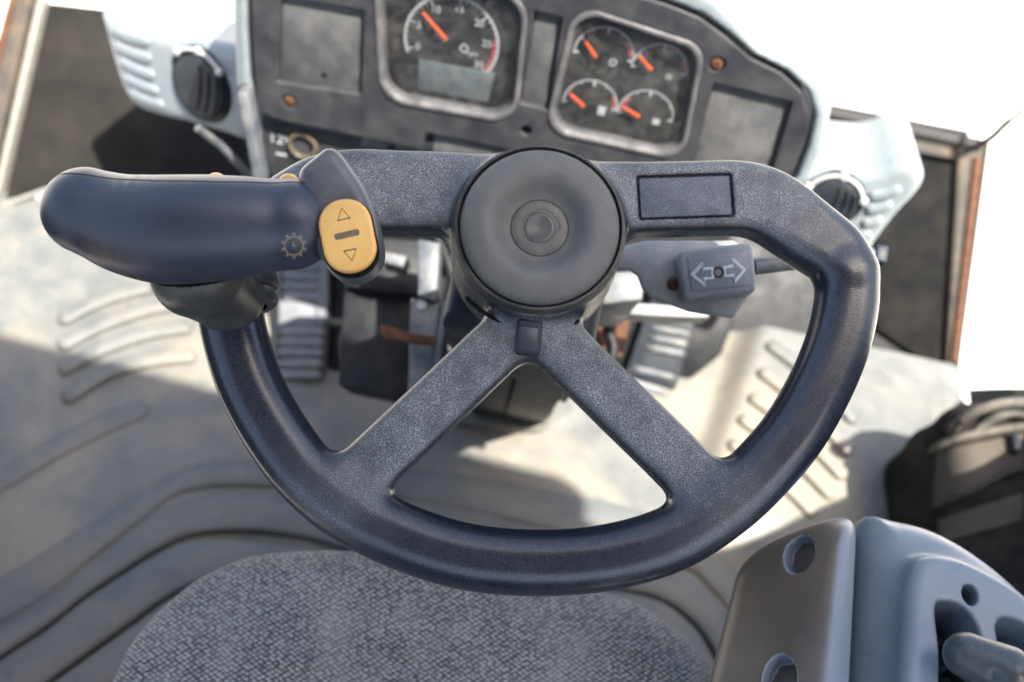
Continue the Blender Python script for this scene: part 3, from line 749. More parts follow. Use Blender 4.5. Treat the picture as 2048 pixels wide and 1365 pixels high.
# switch head
h1 = WH.l(682, 402, GZ + .014); h2 = WH.l(711, 548, GZ + .014); hc = (h1 + h2) / 2; hd = h2 - h1; hang = math.atan2(hd[1], hd[0]) + math.pi / 2; hl_ = np.linalg.norm(hd)
Rh = np.array([[math.cos(hang), -math.sin(hang), 0], [math.sin(hang), math.cos(hang), 0], [0, 0, 1]])
hout = catmull(WH.ls([(604, 356), (634, 326), (660, 308), (684, 316), (710, 350), (738, 394), (757, 446), (764, 496), (752, 530), (724, 551), (694, 556), (664, 542), (640, 512), (626, 460), (612, 400)], GZ), 4, True)
def head_f(X, Y, Z):
    f = sd_ext(sd_poly(X, Y, hout), Z, GZ - .006, .0215, .0085)
    f = smax(f, Z - (GZ + .0152), .002)
    return f
sdf_obj('switch_head', head_f, np.r_[hout.min(0), .042], np.r_[hout.max(0), .092], .0013, M['head'], grip)
zt = GZ + .0150
rk = link('rocker_switch', prism_me(rrect(hc[0], hc[1], .0139, hl_ / 2 - .0004, .0134, hang, 10), zt - .006, zt + .0042, .0022, 4), M['yellow'], grip)
link('rocker_gap', prism_me(rrect(hc[0], hc[1], .0147, hl_ / 2 + .0006, .0142, hang, 10), zt - .008, zt - .0006, 0), M['groove'], grip)
def rkp(u, v): return np.array([hc[0], hc[1]]) + Rh[:2, :2] @ np.array([u, v])
zz = zt + .0042
for s_ in (1, -1):
    tri = [rkp(-.0033, s_ * .0085), rkp(.0033, s_ * .0085), rkp(0, s_ * .0145)]
    pth = np.array([np.r_[q, zz] for q in tri + tri[:2]]); link('arrow_mark', tube_me(pth, .00042, 6, .5, (0, 0, 1), False), M['ink'], rk)
bar = [rkp(-.0074, -.0002), rkp(.0074, .0002)]
link('centre_bar', rib_me(np.array([bar[0] + (bar[1] - bar[0]) * k / 12 for k in range(13)]), .0019, .0005, zz - .0003), M['ink'], rk)
# printed gear emblem, laid on the curved body
def on_grip_many(pts):
    pts = np.array(pts, float); d = np.array([WH.R.T @ ray(*p) for p in pts]); o_ = WH.inv(CAM); s_ = np.full(len(pts), .35)
    for _ in range(30):
        q = o_ + d * s_[:, None]; s_ = s_ + grip_f(q[:, 0], q[:, 1], q[:, 2]) * .9
    return o_ + d * (s_ - .00025)[:, None]
gp = []; gf = []
for k in range(32):
    a0, a1 = 2 * math.pi * k / 32, 2 * math.pi * (k + 1) / 32; b = len(gp)
    gp += [(588 + r * math.cos(a), 492 + r * math.sin(a)) for r, a in ((16.5, a0), (20.5, a0), (20.5, a1), (16.5, a1))]; gf.append((b, b + 1, b + 2, b + 3))
for k in range(10):
    a = 2 * math.pi * (k + .5) / 10; b = len(gp); u = np.array([math.cos(a), math.sin(a)]); v = np.array([-u[1], u[0]])
    gp += [tuple(np.array([588, 492]) + u * r + v * w) for r, w in ((20, -2.5), (26, -2.5), (26, 2.5), (20, 2.5))]; gf.append((b, b + 1, b + 2, b + 3))
b = len(gp); gp += [(588 + x, 492 + y) for x, y in ((2, -10), (-6, 2), (0, 1), (-2, 10), (6, -2), (0, -1))]; gf += [(b, b + 1, b + 2, b + 5), (b + 2, b + 3, b + 4, b + 5)]
link('gear_emblem', mesh('gear', on_grip_many(gp), gf, False), M['tan_ink'], grip)
# neck, collar and clamp
n1 = np.r_[WH.l(398, 545, .046), .046]; n2 = np.r_[WH.l(452, 592, .006), .006]
def collar_f(X, Y, Z):
    a = sd_caps(X, Y, Z, n1, n2, .0270, .0195); b = sd_caps(X, Y, Z, n1, n2 + (n2 - n1) * .1, .02, .0212)
    f = smin(a, b, .006)
    return smax(f, -(grip_f(X, Y, Z) - .0004), .001)
sdf_obj('collar', collar_f, np.minimum(n1, n2) - .034, np.maximum(n1, n2) + np.array([.032, .034, .030]), .0016, M['collar'], grip)
def ring_at(px, py, px2, py2, w_, r0, r1):
    c_ = np.r_[WH.l(px, py, hz), hz - .001]; d_ = np.r_[WH.l(px2, py2, hz), hz - .001] - c_; d_ /= np.linalg.norm(d_)
    s_ = np.cross(d_, (0, 0, 1.0)); s_ /= np.linalg.norm(s_); Rr = np.stack([s_, np.cross(d_, s_), d_], 1)
    return lathe_me([(r0, -w_), (r1 - .0015, -w_), (r1, -w_ + .0015), (r1, w_ - .0015), (r1 - .0015, w_), (r0, w_)], 48, c_, Rr)
link('clamp_ring', ring_at(470, 600, 484, 660, .0080, .018, .0252), M['collar'], grip)
link('clamp_ring', ring_at(466, 566, 474, 610, .0075, .018, .0272), M['collar'], grip)
for px, py in ((430, 372), (576, 374)):
    q = WH.l(px, py, GZ - .004); link('thumb_button', lathe_me([(.0065, -.004), (.0062, .0), (.0045, .003), (0, .0042)], 24, (q[0], q[1] + .0015, GZ - .004)), M['yellow'], grip)

# ------------------------------------------------------------------ instrument panel
DN = math.radians(15)
DF = Frame(at(1000, 150, .98), (1, 0, 0), (0, math.sin(DN), math.cos(DN)))
dash = thing('instrument_panel', DF, 'dusty dark instrument panel with two gauge clusters under a pale blue hood', 'dashboard')
face_px = [(500, -120), (502, 60), (508, 160), (524, 228), (560, 243), (700, 272), (842, 302), (852, 268), (990, 296), (1120, 330), (1300, 372), (1420, 398), (1520, 410), (1585, 350), (1608, 290),
           (1620, 232), (1606, 186), (1565, 148), (1500, 116), (1452, 74), (1400, 36), (1330, 8), (1200, -30), (1000, -80), (760, -120)]
face = DF.ls(face_px)
def quadc(px, h=0.0):
    q = DF.ls(px, h); return q
rec = {  # recesses in the face (pixel corners), depth, corner radius
 'plate_l': ([(562, -8), (728, 22), (722, 190), (556, 166)], .0068, .002),
 'plate_c': ([(1072, 22), (1122, 34), (1094, 222), (1040, 208)], .0068, .002),
 'plate_r': ([(1428, 166), (1584, 204), (1520, 420), (1370, 400)], .0070, .002),
 'gauge_l': ([(752, -60), (1058, -4), (1030, 242), (760, 196)], .012, .030),
 'gauge_r': ([(1150, 18), (1414, 96), (1362, 316), (1092, 258)], .012, .024)}
REC = {k: (quadc(v[0]), v[1], v[2]) for k, v in rec.items()}
screws = [DF.l(578, 204), DF.l(1434, 130)]; hole = DF.l(1052, 262)
def shrink(q, r):
    c = q.mean(0); return c + (q - c) * (1 - r / np.linalg.norm(q - c, axis=1, keepdims=True) * 1.3)
def rp(X, Y, q, r): return sd_poly(X, Y, shrink(q, r)) - r
def face_f(X, Y, Z):
    f = sd_ext(sd_poly(X, Y, face), Z, -.013, .013, .0025)
    for q, d, r in REC.values(): f = smax(f, -sd_ext(rp(X, Y, q, r), Z, .01, .010 + d, .0006), .0012)
    for s in screws: f = smax(f, -sd_ext(np.hypot(X - s[0], Y - s[1]) - .0075, Z, .01, .0125, .0005), .0012)
    f = smax(f, -sd_ext(np.hypot(X - hole[0], Y - hole[1]) - .0055, Z, .01, .020, .0005), .001)
    return f
lo = np.r_[face.min(0), -.028]; hi = np.r_[face.max(0), .003]
sdf_obj('panel_face', face_f, lo, hi, .0021, M['dash'], dash, 2)
for s in screws:
    o = link('screw', lathe_me([(.0058, -.004), (.0056, -.0008), (.0042, .0004), (.002, .0007), (.0018, -.0006), (0, -.0006)], 24, (s[0], s[1], 0)), M['rust'], dash)
for k, d in (('plate_l', .0066), ('plate_c', .0066), ('plate_r', .0068)):
    q = shrink(REC[k][0], .0006); link('blank_plate', prism_me(q, -d - .004, -d + .0006, .0005), M['dash_plate'], dash)
q = DF.l(645, 156); link('plate_hole', lathe_me([(.0032, -.0070), (.003, -.0056), (0, -.0062)], 16, (q[0], q[1], 0)), M['groove'], dash)
# pale hood round the face
hood_px = [(462, -160), (464, 60), (470, 182), (502, 184), (506, 236), (700, 300), (1120, 360), (1420, 430), (1545, 440), (1622, 362), (1650, 300), (1664, 226), (1648, 170), (1596, 122), (1528, 92), (1488, 44), (1440, -8), (1360, -44), (1200, -80), (760, -170)]
hood = DF.ls(hood_px); 
def hood_f(X, Y, Z):
    o_ = sd_ext(sd_poly(X, Y, hood), Z, -.066, .068, .012); i_ = sd_poly(X, Y, face) - .0045
    f = smax(o_, -i_, .004)
    return np.maximum(f, -(Y - (DF.l(540, 200)[1] + (X - DF.l(540, 200)[0]) * -.02) ) + np.where(X > .1, -.2, 0))
lo = np.r_[hood.min(0), -.145]; hi = np.r_[hood.max(0), .022]
sdf_obj('hood', hood_f, lo, hi, .0032, M['hood'], dash, 2)

cw = [DF.inv(p) for p in [(-.40, .97, .30), (.16, .97, .30), (.16, 1.16, .30), (-.40, 1.16, .30), (-.40, .97, .40), (.16, .97, .40), (.16, 1.16, .40), (-.40, 1.16, .40)]]
link('shade_cowl', hexa_me(cw, .02), M['black'], dash)  # unseen block added behind the dash to shade the kick panel
# gauges
def gauge(name, key, parent):
    q, d, r = REC[key]; g = link(name, prism_me(q * 1.0, -.020, -.0118, 0), M['dial'], parent)
    def bez(X, Y, Z):
        a = rp(X, Y, q, r); b = rp(X, Y, shrink(q, .0085), r * .8)
        s = np.clip((Z + .012) / .013, 0, 1)
        return smax(sd_ext(a - .0004, Z, -.0045, .0065, .0012), -(b - .004 * s), .001)
    sdf_obj('bezel', bez, np.r_[q.min(0), -.012], np.r_[q.max(0), .003], .0017, M['bezel'], g, 2)
    lens = shrink(q, .004); link('lens', mesh('lens', [(*p, -.0035) for p in lens], [(0, 1, 2, 3)], False), M['lens'], g)
    return g
ZD = -.0116
def ring_arc(c, r0, r1, a0, a1, z=ZD + .0003, n=40, sy=1.0):
    vs = []; fs = []
    for k in range(n + 1):
        a = math.radians(a0 + (a1 - a0) * k / n)
        for r in (r0, r1): vs.append((c[0] + r * math.cos(a), c[1] + r * math.sin(a) * sy, z))
    for k in range(n): fs.append((2 * k, 2 * k + 1, 2 * k + 3, 2 * k + 2))
    return mesh('arc', vs, fs, False)
def tick(c, r0, r1, a, w, z=ZD + .0003):
    u = np.array([math.cos(math.radians(a)), math.sin(math.radians(a))]); v = np.array([-u[1], u[0]]); c = np.array(c)
    ps = [c + u * r0 - v * w, c + u * r1 - v * w, c + u * r1 + v * w, c + u * r0 + v * w]
    return mesh('tick', [(*p, z) for p in ps], [(0, 1, 2, 3)], False)
def needle(a, b, w, parent, z=ZD + .004):
    d = b - a; L = np.linalg.norm(d); d /= L; n = np.array([-d[1], d[0]])
    link('needle', prism_me([a - n * w * .55, a + n * w * .55, b + n * w, b - n * w], z, z + .0012, .0003), M['needle'], parent)
g1 = gauge('tachometer', 'gauge_l', dash)
c = DF.l(903, 84, ZD); R1 = np.linalg.norm(DF.l(998, 100, ZD) - c)
link('scale_arc', ring_arc(c, R1 - .0022, R1, -38, 205), M['print'], g1); link('red_zone', ring_arc(c, R1 - .0062, R1 - .0032, -35, 12), M['red'], g1)
nums = [('0', 200), ('5', 162), ('10', 122), ('15', 83), ('20', 44), ('25', 8), ('30', -32)]
tk = []
for k in range(31):
    a = 200 + (-32 - 200) * k / 30; tk.append(tick(c, R1 - (.0075 if k % 5 == 0 else .0050), R1 - .002, a, .0007 if k % 5 == 0 else .00035))
link('tick_marks', join_me(tk), M['print'], g1)
for s_, a in nums:
    p = c + (R1 - .0125) * np.array([math.cos(math.radians(a)), math.sin(math.radians(a))])
    link('numeral', text_me(s_, .0098, (p[0], p[1], ZD + .0003), 0), M['print'], g1)
p = DF.l(945, 108, ZD); link('unit_text', text_me('rpm', .0070, (p[0], p[1], ZD + .0003)), M['print'], g1)
p = DF.l(928, 97, ZD); link('pictogram', ring_arc(p, .0030, .0044, 0, 360), M['print'], g1)
needle(DF.l(846, 25, ZD + .004), DF.l(893, 80, ZD + .004), .0019, g1)
lcd = DF.ls([(838, 118), (990, 146), (976, 204), (836, 178)], ZD); link('display', prism_me(lcd, ZD, ZD + .0010, .0003), M['lcd'], g1)
g2 = gauge('gauge_cluster', 'gauge_r', dash)
subs = [((1207, 112), (1204, 53), (1171, 83), (1192, 115), (10, 45), 0), ((1318, 140), (1323, 87), (1278, 112), (1303, 140), (8, 35), 0),
        ((1180, 210), (1182, 159), (1139, 187), (1168, 213), (2, 35), 0), ((1290, 232), (1295, 180), (1246, 214), (1279, 234), (140, 175), 1)]
for cc_, top, n0_, n1_, red, _ in subs:
    c = DF.l(*cc_, ZD); r = np.linalg.norm(DF.l(*top, ZD) - c)
    link('scale_arc', ring_arc(c, r - .0015, r, -2, 186), M['print'], g2); link('red_zone', ring_arc(c, r - .0050, r - .0022, *red), M['red'], g2)
    link('tick_mark', tick(c, r - .0065, r - .0015, 90, .0012), M['print'], g2)
    for a in (32, 61, 120, 150): link('tick_mark', tick(c, r - .0040, r - .0010, a, .0005), M['print'], g2)
    for a in (0, 182): link('tick_mark', tick(c, r - .0055, r - .0015, a, .0012), M['print'], g2)
    needle(DF.l(*n0_, ZD + .004), DF.l(*n1_, ZD + .004), .0019, g2)
p = DF.l(1203, 222, ZD); link('fuel_icon', prism_me(rrect(p[0], p[1], .0038, .0048, .0006), ZD, ZD + .0004, 0), M['print'], g2)
p = DF.l(1226, 125, ZD); link('pictogram', ring_arc(p, .0024, .0038, 0, 360), M['print'], g2)
p = DF.l(1338, 154, ZD); link('pictogram', ring_arc(p, .0018, .0030, 0, 360), M['print'], g2)
p = DF.l(1312, 244, ZD); link('pictogram', prism_me(rrect(p[0], p[1], .0036, .0030, .0006), ZD, ZD + .0004, 0), M['print'], g2)
# lower panel: socket, lettering, small plates, tray
low = DF.ls([(520, 232), (560, 246), (850, 306), (1120, 340), (1500, 420), (1400, 560), (1000, 480), (780, 480), (560, 400), (536, 330)], -.016)
link('lower_panel', prism_me(low, -.040, -.0150, .002), M['dash'], dash)
p = DF.l(605, 292, -.012)
so_ = link('power_socket', lathe_me([(.0165, -.016), (.0165, -.0115), (.0152, -.0098), (.0130, -.0098), (.0120, -.011), (.0118, -.030)], 40, (p[0], p[1], 0)), M['brass'], dash)
link('socket_bore', lathe_me([(.0121, -.0112), (.0117, -.0115), (.0115, -.0285), (0, -.029)], 32, (p[0], p[1], 0)), M['frame'], so_)
p = DF.l(561, 281, -.014); link('lettering', text_me('12V', .0165, (p[0], p[1], -.0148), math.radians(0), .0003), M['print'], dash)
p = DF.l(562, 310, -.014); link('label_mark', prism_me(rrect(p[0], p[1], .006, .0012, .0004), -.016, -.0146, 0), M['print'], dash)
link('switch_plate', prism_me(DF.ls([(724, 278), (776, 288), (772, 304), (722, 294)], -.013), -.018, -.012, .0006), M['metal'], dash)
link('switch_plate', prism_me(DF.ls([(792, 292), (836, 300), (832, 330), (790, 322)], -.013), -.018, -.012, .0006), M['dash_plate'], dash)
tray = link('tray', prism_me(DF.ls([(868, 268), (1010, 298), (1000, 350), (864, 320)], -.008), -.018, -.007, .002), M['metal'], dash)
link('tray_label', prism_me(DF.ls([(884, 286), (990, 308), (984, 340), (880, 318)], -.006), -.008, -.0062, .0004), M['dash_plate'], tray)
# left stay of the panel
a = [DF.inv(at(x, y, d)) for x, y, d in ((472, 188, .985), (494, 186, .985), (530, 372, 1.03), (508, 372, 1.03))]; b = [q + np.array([0, 0, -.02]) for q in a]
link('side_stay', hexa_me(b[::-1] + a[::-1], .003), M['metal'], dash)
path = [DF.inv(at(x, y, d)) for x, y, d in ((395, 256, 1.02), (440, 290, 1.05), (500, 352, 1.09))]
link('brace', tube_me(path, .0042, 8), M['metal'], dash)

# ------------------------------------------------------------------ side air vents
def vent(label, thick, depth, out_px, knob_px, knob_r, ribs, tabs, yaw, hook):
    o_ = at(*knob_px, depth); ey = np.array([0, math.sin(math.radians(20)), math.cos(math.radians(20))]); ex = np.array([math.cos(yaw), math.sin(yaw), 0])
    fr = Frame(o_, ex, ey); t = thing('air_vent', fr, label, 'air vent', 'air vents beside the instrument panel')
    poly = catmull(fr.ls(out_px), 5, True)
    kr = knob_r
    def f(X, Y, Z):
        d = sd_poly(X, Y, poly); b = sd_ext(d, Z, -thick / 2, thick / 2, .016)
        return smax(b, -(np.sqrt(X * X + Y * Y) - kr * 1.16) - np.where(Z > -.012, 0, .05), .004)
    lo_ = np.r_[poly.min(0), -thick - .005]; hi_ = np.r_[poly.max(0), .004]
    sdf_obj('housing', f, lo_, hi_, .0032, M['hood'], t, 2)
    for rb in ribs: link('louvre_rib', rib_me(catmull(fr.ls(rb), 6), .0058, .0045, -.0005), M['hood'], t)
    ring = link('outlet_ring', lathe_me([(kr * 1.18, -.013), (kr * 1.17, -.002), (kr * 1.10, .002), (kr * 1.02, .001), (kr, -.010)], 48), M['black'], t)
    kn = link('outlet_disc', lathe_me([(kr * .99, -.010), (kr * .97, .004), (kr * .90, .007), (kr * .5, .0075), (0, .0075)], 48), M['dark'], t)
    for k in range(3):
        x0 = kr * (-.05 + .32 * k); pts = [(x0 + kr * .16 * math.cos(a), kr * .80 * math.sin(a) * math.sqrt(max(.05, 1 - (.05 + .3 * k) ** 2))) for a in np.linspace(-1.35, 1.35, 14)]
        link('louvre', rib_me(np.array(pts), kr * .05, .0022, .0072), M['black'], kn)
    a0, a1 = hook; arc = [(kr * 1.12 * math.cos(math.radians(a)), kr * 1.12 * math.sin(math.radians(a)), .004) for a in np.linspace(a0, a1, 14)]
    link('clip', tube_me(arc, .0024, 8), M['print'], t)
    for a in (a0, (a0 + a1) / 2, a1):
        link('clip_tab', box_me((kr * 1.15 * math.cos(math.radians(a)), kr * 1.15 * math.sin(math.radians(a)), .005), (.0042, .0042, .003), .0015), M['print'], t)
    return t
vent('pale air vent with round dark outlet at the left end of the instrument panel', .20, 1.2,
     [(196, 22), (206, 70), (232, 160), (258, 208), (300, 232), (380, 252), (440, 270), (500, 282), (510, 190), (508, 104), (440, 92), (330, 72), (240, 44)],
     (402, 172), .0400, [[(222, 54), (256, 72), (302, 84)], [(231, 88), (264, 105), (306, 118)], [(241, 119), (272, 137), (312, 152)], [(251, 152), (282, 169), (320, 184)], [(263, 183), (292, 198), (330, 212)]],
     True, math.radians(-24), (50, 140))
vent('pale air vent with round dark outlet at the right end, behind the wheel rim', .15, 1.16,
     [(1560, 336), (1640, 334), (1740, 342), (1800, 326), (1836, 330), (1850, 356), (1838, 388), (1790, 440), (1752, 490), (1730, 520), (1680, 500), (1610, 480), (1560, 420)],
     (1664, 402), .0300, [[(1736, 392), (1768, 388), (1804, 376)], [(1730, 420), (1758, 416), (1786, 406)], [(1722, 447), (1744, 444), (1766, 437)], [(1712, 472), (1728, 470), (1744, 466)]],
     True, math.radians(-5), (20, 160))

# ------------------------------------------------------------------ steering column
col = thing('steering_column', WH, 'dark steering column with moulded shroud and rusty tilt lever under the wheel', 'steering column')
link('hub_boot', lathe_me([(.0545, -.056), (.0560, -.066), (.0535, -.084), (.0500, -.100), (.0480, -.118), (.040, -.135)], 64), M['hub'], col)
Lf = WH.o[2] / math.sin(COL_A)
def shroud_f(X, Y, Z):
    t_ = np.clip((-Z - .12) / (Lf - .2), 0, 1)
    return sd_ext(np.maximum(np.abs(X - .012 * t_) - (.056 - .004 * t_), np.abs(Y + .004) - .046), Z, -(Lf + .07) / 2, (Lf - .12) / 2, .012)
sdf_obj('shroud', shroud_f, (-.07, -.06, -Lf + .01), (.08, .05, -.09), .0055, M['dark'], col, 2)
link('shroud_seam', box_me((.006, -.052, -.55), (.0015, .002, .2), .0006), M['groove'], col)
CF = Frame(WH.o + AX * .36, WH.ex, WH.ey)
col2 = lambda pts, h=0: [WH.inv(CF.w(CF.l3(x, y, h))) for x, y in pts]
def slab(name, px, h0, h1, mat, par=col, bev=.002):
    q = np.array([WH.inv(CF.w((*CF.l(x, y, h1), h1))) for x, y in px])[:, :2]; z = WH.inv(CF.w((0, 0, h0)))[2], WH.inv(CF.w((0, 0, h1)))[2]
    return link(name, prism_me(q, z[0], z[1], bev), mat, par)
slab('support_plate', [(822, 596), (882, 606), (862, 800), (816, 790)], -.05, .0, M['metal'])
slab('upper_plate', [(836, 478), (880, 486), (874, 602), (836, 592)], -.05, .012, M['metal'])
slab('edge_flange', [(884, 600), (900, 602), (872, 790), (860, 790)], -.06, .008, M['metal'])
slab('side_cover', [(690, 565), (830, 585), (822, 800), (676, 770)], -.22, -.12, M['black'])  # both covers blackened to stand in for the shade under the dash
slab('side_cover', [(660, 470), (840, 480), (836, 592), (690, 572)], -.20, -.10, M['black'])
slab('cover_edge', [(764, 502), (816, 512), (806, 536), (764, 524)], -.06, -.02, M['metal'])
for px, py in ((845, 612), (856, 516)):
    q = np.array(col2([(px, py)], .0)[0]); link('bolt', lathe_me([(.0062, -.004), (.006, .002), (.004, .004), (0, .004)], 20, q), M['pale_metal'], col)
lv = np.array(col2([(872, 684), (840, 680), (806, 676)], .02)); lever = link('tilt_lever', tube_me(lv, .0052, 12), M['rust'], col)
hd_ = np.array(col2([(818, 664), (762, 650), (758, 664), (768, 678), (815, 684)], .02)); link('lever_head', prism_me(hd_[:, :2], hd_[0, 2] - .006, hd_[0, 2] + .004, .0015), M['rust'], lever)
slab('column_tube', [(1205, 545), (1290, 540), (1285, 600), (1205, 610)], -.03, .10, M['metal'])
slab('cross_tube', [(1195, 598), (1300, 608), (1420, 618), (1418, 636), (1300, 632), (1195, 622)], -.10, -.06, M['switch'])

slab('black_backing', [(1120, 560), (1190, 566), (1188, 770), (1110, 800)], -.20, -.14, M['black'])  # black slab added to hide lit floor where the foot well is dark
slab('rusty_bracket', [(1196, 628), (1216, 630), (1206, 760), (1188, 752)], -.22, -.17, M['rust'])
slab('rusty_bracket', [(1236, 632), (1262, 636), (1244, 716), (1222, 708)], -.24, -.19, M['rust'])
for pts in ([(1150, 600), (1170, 660), (1160, 740), (1120, 800)], [(1225, 600), (1215, 650), (1226, 700), (1210, 760)], [(700, 520), (720, 600), (690, 680), (700, 770)], [(870, 470), (905, 560), (880, 660), (900, 760)]):
    link('hose', tube_me(catmull(np.array(col2(pts, -.13)), 5), .0065, 10), M['black'], col)

# ------------------------------------------------------------------ turn signal unit
SF = Frame(WH.o + AX * .10, WH.ex, WH.ey)
sg = thing('turn_signal_unit', SF, 'dusty grey turn signal switch with two outlined arrows right of the column', 'switch')
pl = SF.ls([(1200, 500), (1290, 478), (1470, 478), (1512, 500), (1510, 560), (1496, 598), (1470, 634), (1380, 620), (1306, 592), (1287, 574), (1278, 548), (1262, 537), (1200, 534)])
link('bracket', prism_me(pl, -.010, -.004, .002), M['switch'], sg)
bl = SF.ls([(1356, 506), (1505, 490), (1513, 580), (1368, 596)], .012)
def blk(X, Y, Z): return sd_ext(sd_poly(X, Y, shrink(bl, .004)) - .0045, Z, .003, .011, .003)
sdf_obj('switch_block', blk, np.r_[bl.min(0), -.01], np.r_[bl.max(0), .016], .0014, M['switch'], sg)
ip = SF.ls([(1371, 513), (1497, 500), (1502, 572), (1380, 586)], .0145); face_o = link('arrow_plate', prism_me(shrink(ip, .001), .012, .0150, .0008), M['switch'], sg)
def outline(px, w, z, name, mat, par):
    q = SF.ls(px, z); pth = np.array([(*p, z) for p in list(q) + [q[0], q[1]]]); link(name, tube_me(pth, w, 6, .4, (0, 0, 1), False), mat, par)
outline([(1384, 550), (1406, 527), (1407, 539), (1424, 537), (1426, 556), (1409, 558), (1411, 571)], .0013, .0153, 'arrow_mark', M['pale_print'], face_o)
outline([(1488, 540), (1464, 520), (1465, 533), (1448, 535), (1450, 553), (1467, 551), (1469, 564)], .0013, .0153, 'arrow_mark', M['pale_print'], face_o)
q = SF.l(1437, 545, .015); link('rusty_hole', lathe_me([(.0042, .0145), (.0040, .0158), (.0030, .0157), (.0026, .0150), (0, .0149)], 16, (q[0], q[1], 0)), M['rust'], sg)
q = SF.l(1346, 569, -.003); link('screw', lathe_me([(.0046, -.006), (.0045, -.001), (.0032, .0012), (.0015, .0014), (.0012, .0), (0, .0)], 20, (q[0], q[1], 0)), M['rust'], sg)
lv = [(*SF.l(x, y, .0), .0) for x, y in ((1508, 534), (1580, 526), (1680, 516), (1766, 508))]
st = link('stalk', tube_me(np.array(lv), (.0062, .0058, .0052, .0050), 14), M['metal'], sg)
q = SF.l(1758, 511, 0); link('stalk_tip', box_me((q[0], q[1], 0), (.0050, .0068, .0060), .002), M['dark'], st)

# ------------------------------------------------------------------ pedals
PF = Frame((0, .70, .03), (1, 0, 0), (0, math.cos(math.radians(42)), math.sin(math.radians(42))))
pd = thing('brake_pedal', PF, 'grey ribbed brake pedal with rusty grooves left of the column', 'pedal')
q = PF.ls([(548, 757), (648, 757), (656, 600), (655, 505), (560, 505)])
link('plate', prism_me(q, -.020, -.004, .003), M['pedal_dark'], pd)
def bars(fr, rows, hw, ht, mat, par, name='tread_bar'):
    for x0, y0, x1, y1 in rows:
        a, b = fr.l(x0, y0), fr.l(x1, y1); link(name, rib_me(np.array([a + (b - a) * k / 8 for k in range(9)]), hw, ht, -.004), mat, par)
bars(PF, [(552, 750, 644, 750), (552, 727, 646, 728), (553, 705, 647, 706), (554, 684, 648, 685), (555, 663, 649, 664), (562, 592, 648, 594), (562, 572, 648, 574), (563, 551, 649, 553), (564, 530, 650, 532), (566, 511, 650, 512)], .0072, .007, M['pedal'], pd)
ap = PF.ls([(628, 650), (646, 655), (655, 600), (655, 510), (632, 520)]); link('side_pad', prism_me(ap, -.004, .001, .0015), M['pedal'], pd)
link('pad_face', prism_me(PF.ls([(556, 652), (630, 654), (630, 604), (558, 602)]), -.004, -.0005, .0015), M['pedal'], pd)
link('pedal_arm', tube_me([PF.inv((x, y, z)) for x, y, z in ((-.30, .80, .09), (-.28, .92, .25), (-.25, .98, .42))], .012, 10), M['black'], pd)
link('dark_gap_block', prism_me(PF.ls([(646, 765), (690, 762), (700, 600), (700, 490), (650, 490)]), -.055, -.026, .003), M['black'], pd)  # black slab added for the dark gap beside the pedal
AF = Frame((0, .80, .03), (1, 0, 0), (0, math.cos(math.radians(36)), math.sin(math.radians(36))))
pd = thing('accelerator_pedal', AF, 'dark ribbed accelerator pedal right of the column in the foot well', 'pedal')
q = AF.ls([(1250, 752), (1352, 782), (1400, 610), (1306, 586)]); link('plate', prism_me(q, -.022, -.004, .003), M['dark'], pd)
bars(AF, [(1302, 636, 1388, 650), (1298, 655, 1384, 670), (1294, 674, 1378, 690), (1290, 694, 1374, 710), (1262, 736, 1356, 758)], .0050, .006, M['metal'], pd)
link('foot_well_shade', prism_me(AF.ls([(1190, 748), (1376, 772), (1450, 712), (1478, 640), (1400, 590), (1200, 580)]), -.060, -.026, .004), M['black'], pd)  # black slab standing in for the dash's shadow in the foot well
link('heel_pad', prism_me(AF.ls([(1240, 772), (1345, 802), (1352, 784), (1250, 754)]), -.026, -.010, .002), M['pedal'], pd)
bars(AF, [(1246, 768, 1346, 794), (1100, 792, 1150, 806), (1096, 812, 1140, 826)], .0045, .002, M['metal'], pd, 'heel_bar')

# ------------------------------------------------------------------ seat
SZ = .47
SE = Frame((0, 0, SZ), (1, 0, 0), (0, 1, 0))
seat = thing('operator_seat', SE, 'grey woven fabric seat cushion at the bottom edge below the wheel', 'seat')
sp = SE.ls([(150, 1520), (205, 1420), (234, 1365), (264, 1303), (302, 1254), (340, 1216), (396, 1171), (453, 1141), (509, 1122), (604, 1112), (717, 1112), (850, 1124), (1000, 1150), (1130, 1180), (1250, 1207), (1330, 1255), (1390, 1312), (1428, 1365), (1450, 1430), (1470, 1560)], -.035)
sp = catmull(sp, 4); sp = np.concatenate([sp, [(sp[-1, 0] + .01, -.32), (sp[0, 0] - .01, -.32)]])
sx0 = sp[:, 0].mean()
def seat_f(X, Y, Z):
    d = sd_poly(X, Y, sp)
    crown = .012 * np.clip(-d / .10, 0, 1) * (1 + .25 * np.sin(X * 14 + 1) * np.cos(Y * 17)) - .006 * np.exp(-((X - sx0) / .05) ** 2) * sstep(.02, .1, -d)
    return sd_ext(d, Z - crown, -.055, .055, .030)
sdf_obj('cushion', seat_f, np.r_[sp.min(0), -.115], np.r_[sp.max(0), .03], .006, M['fabric'], seat, 2)
link('seat_base', box_me((sx0, -.10, -.28), (.17, .20, .17), .02), M['black'], seat)

# ------------------------------------------------------------------ right console with lever
KZ = .60
KF = Frame((0, 0, KZ), (1, 0, 0), (0, 1, 0))
con = thing('control_console', KF, 'blue grey armrest console beside the seat, end block tinted brown on its shaded left face', 'console')
def k3(px, py, z): p = onz(px, py, KZ + z); return np.array([p[0], p[1], z])
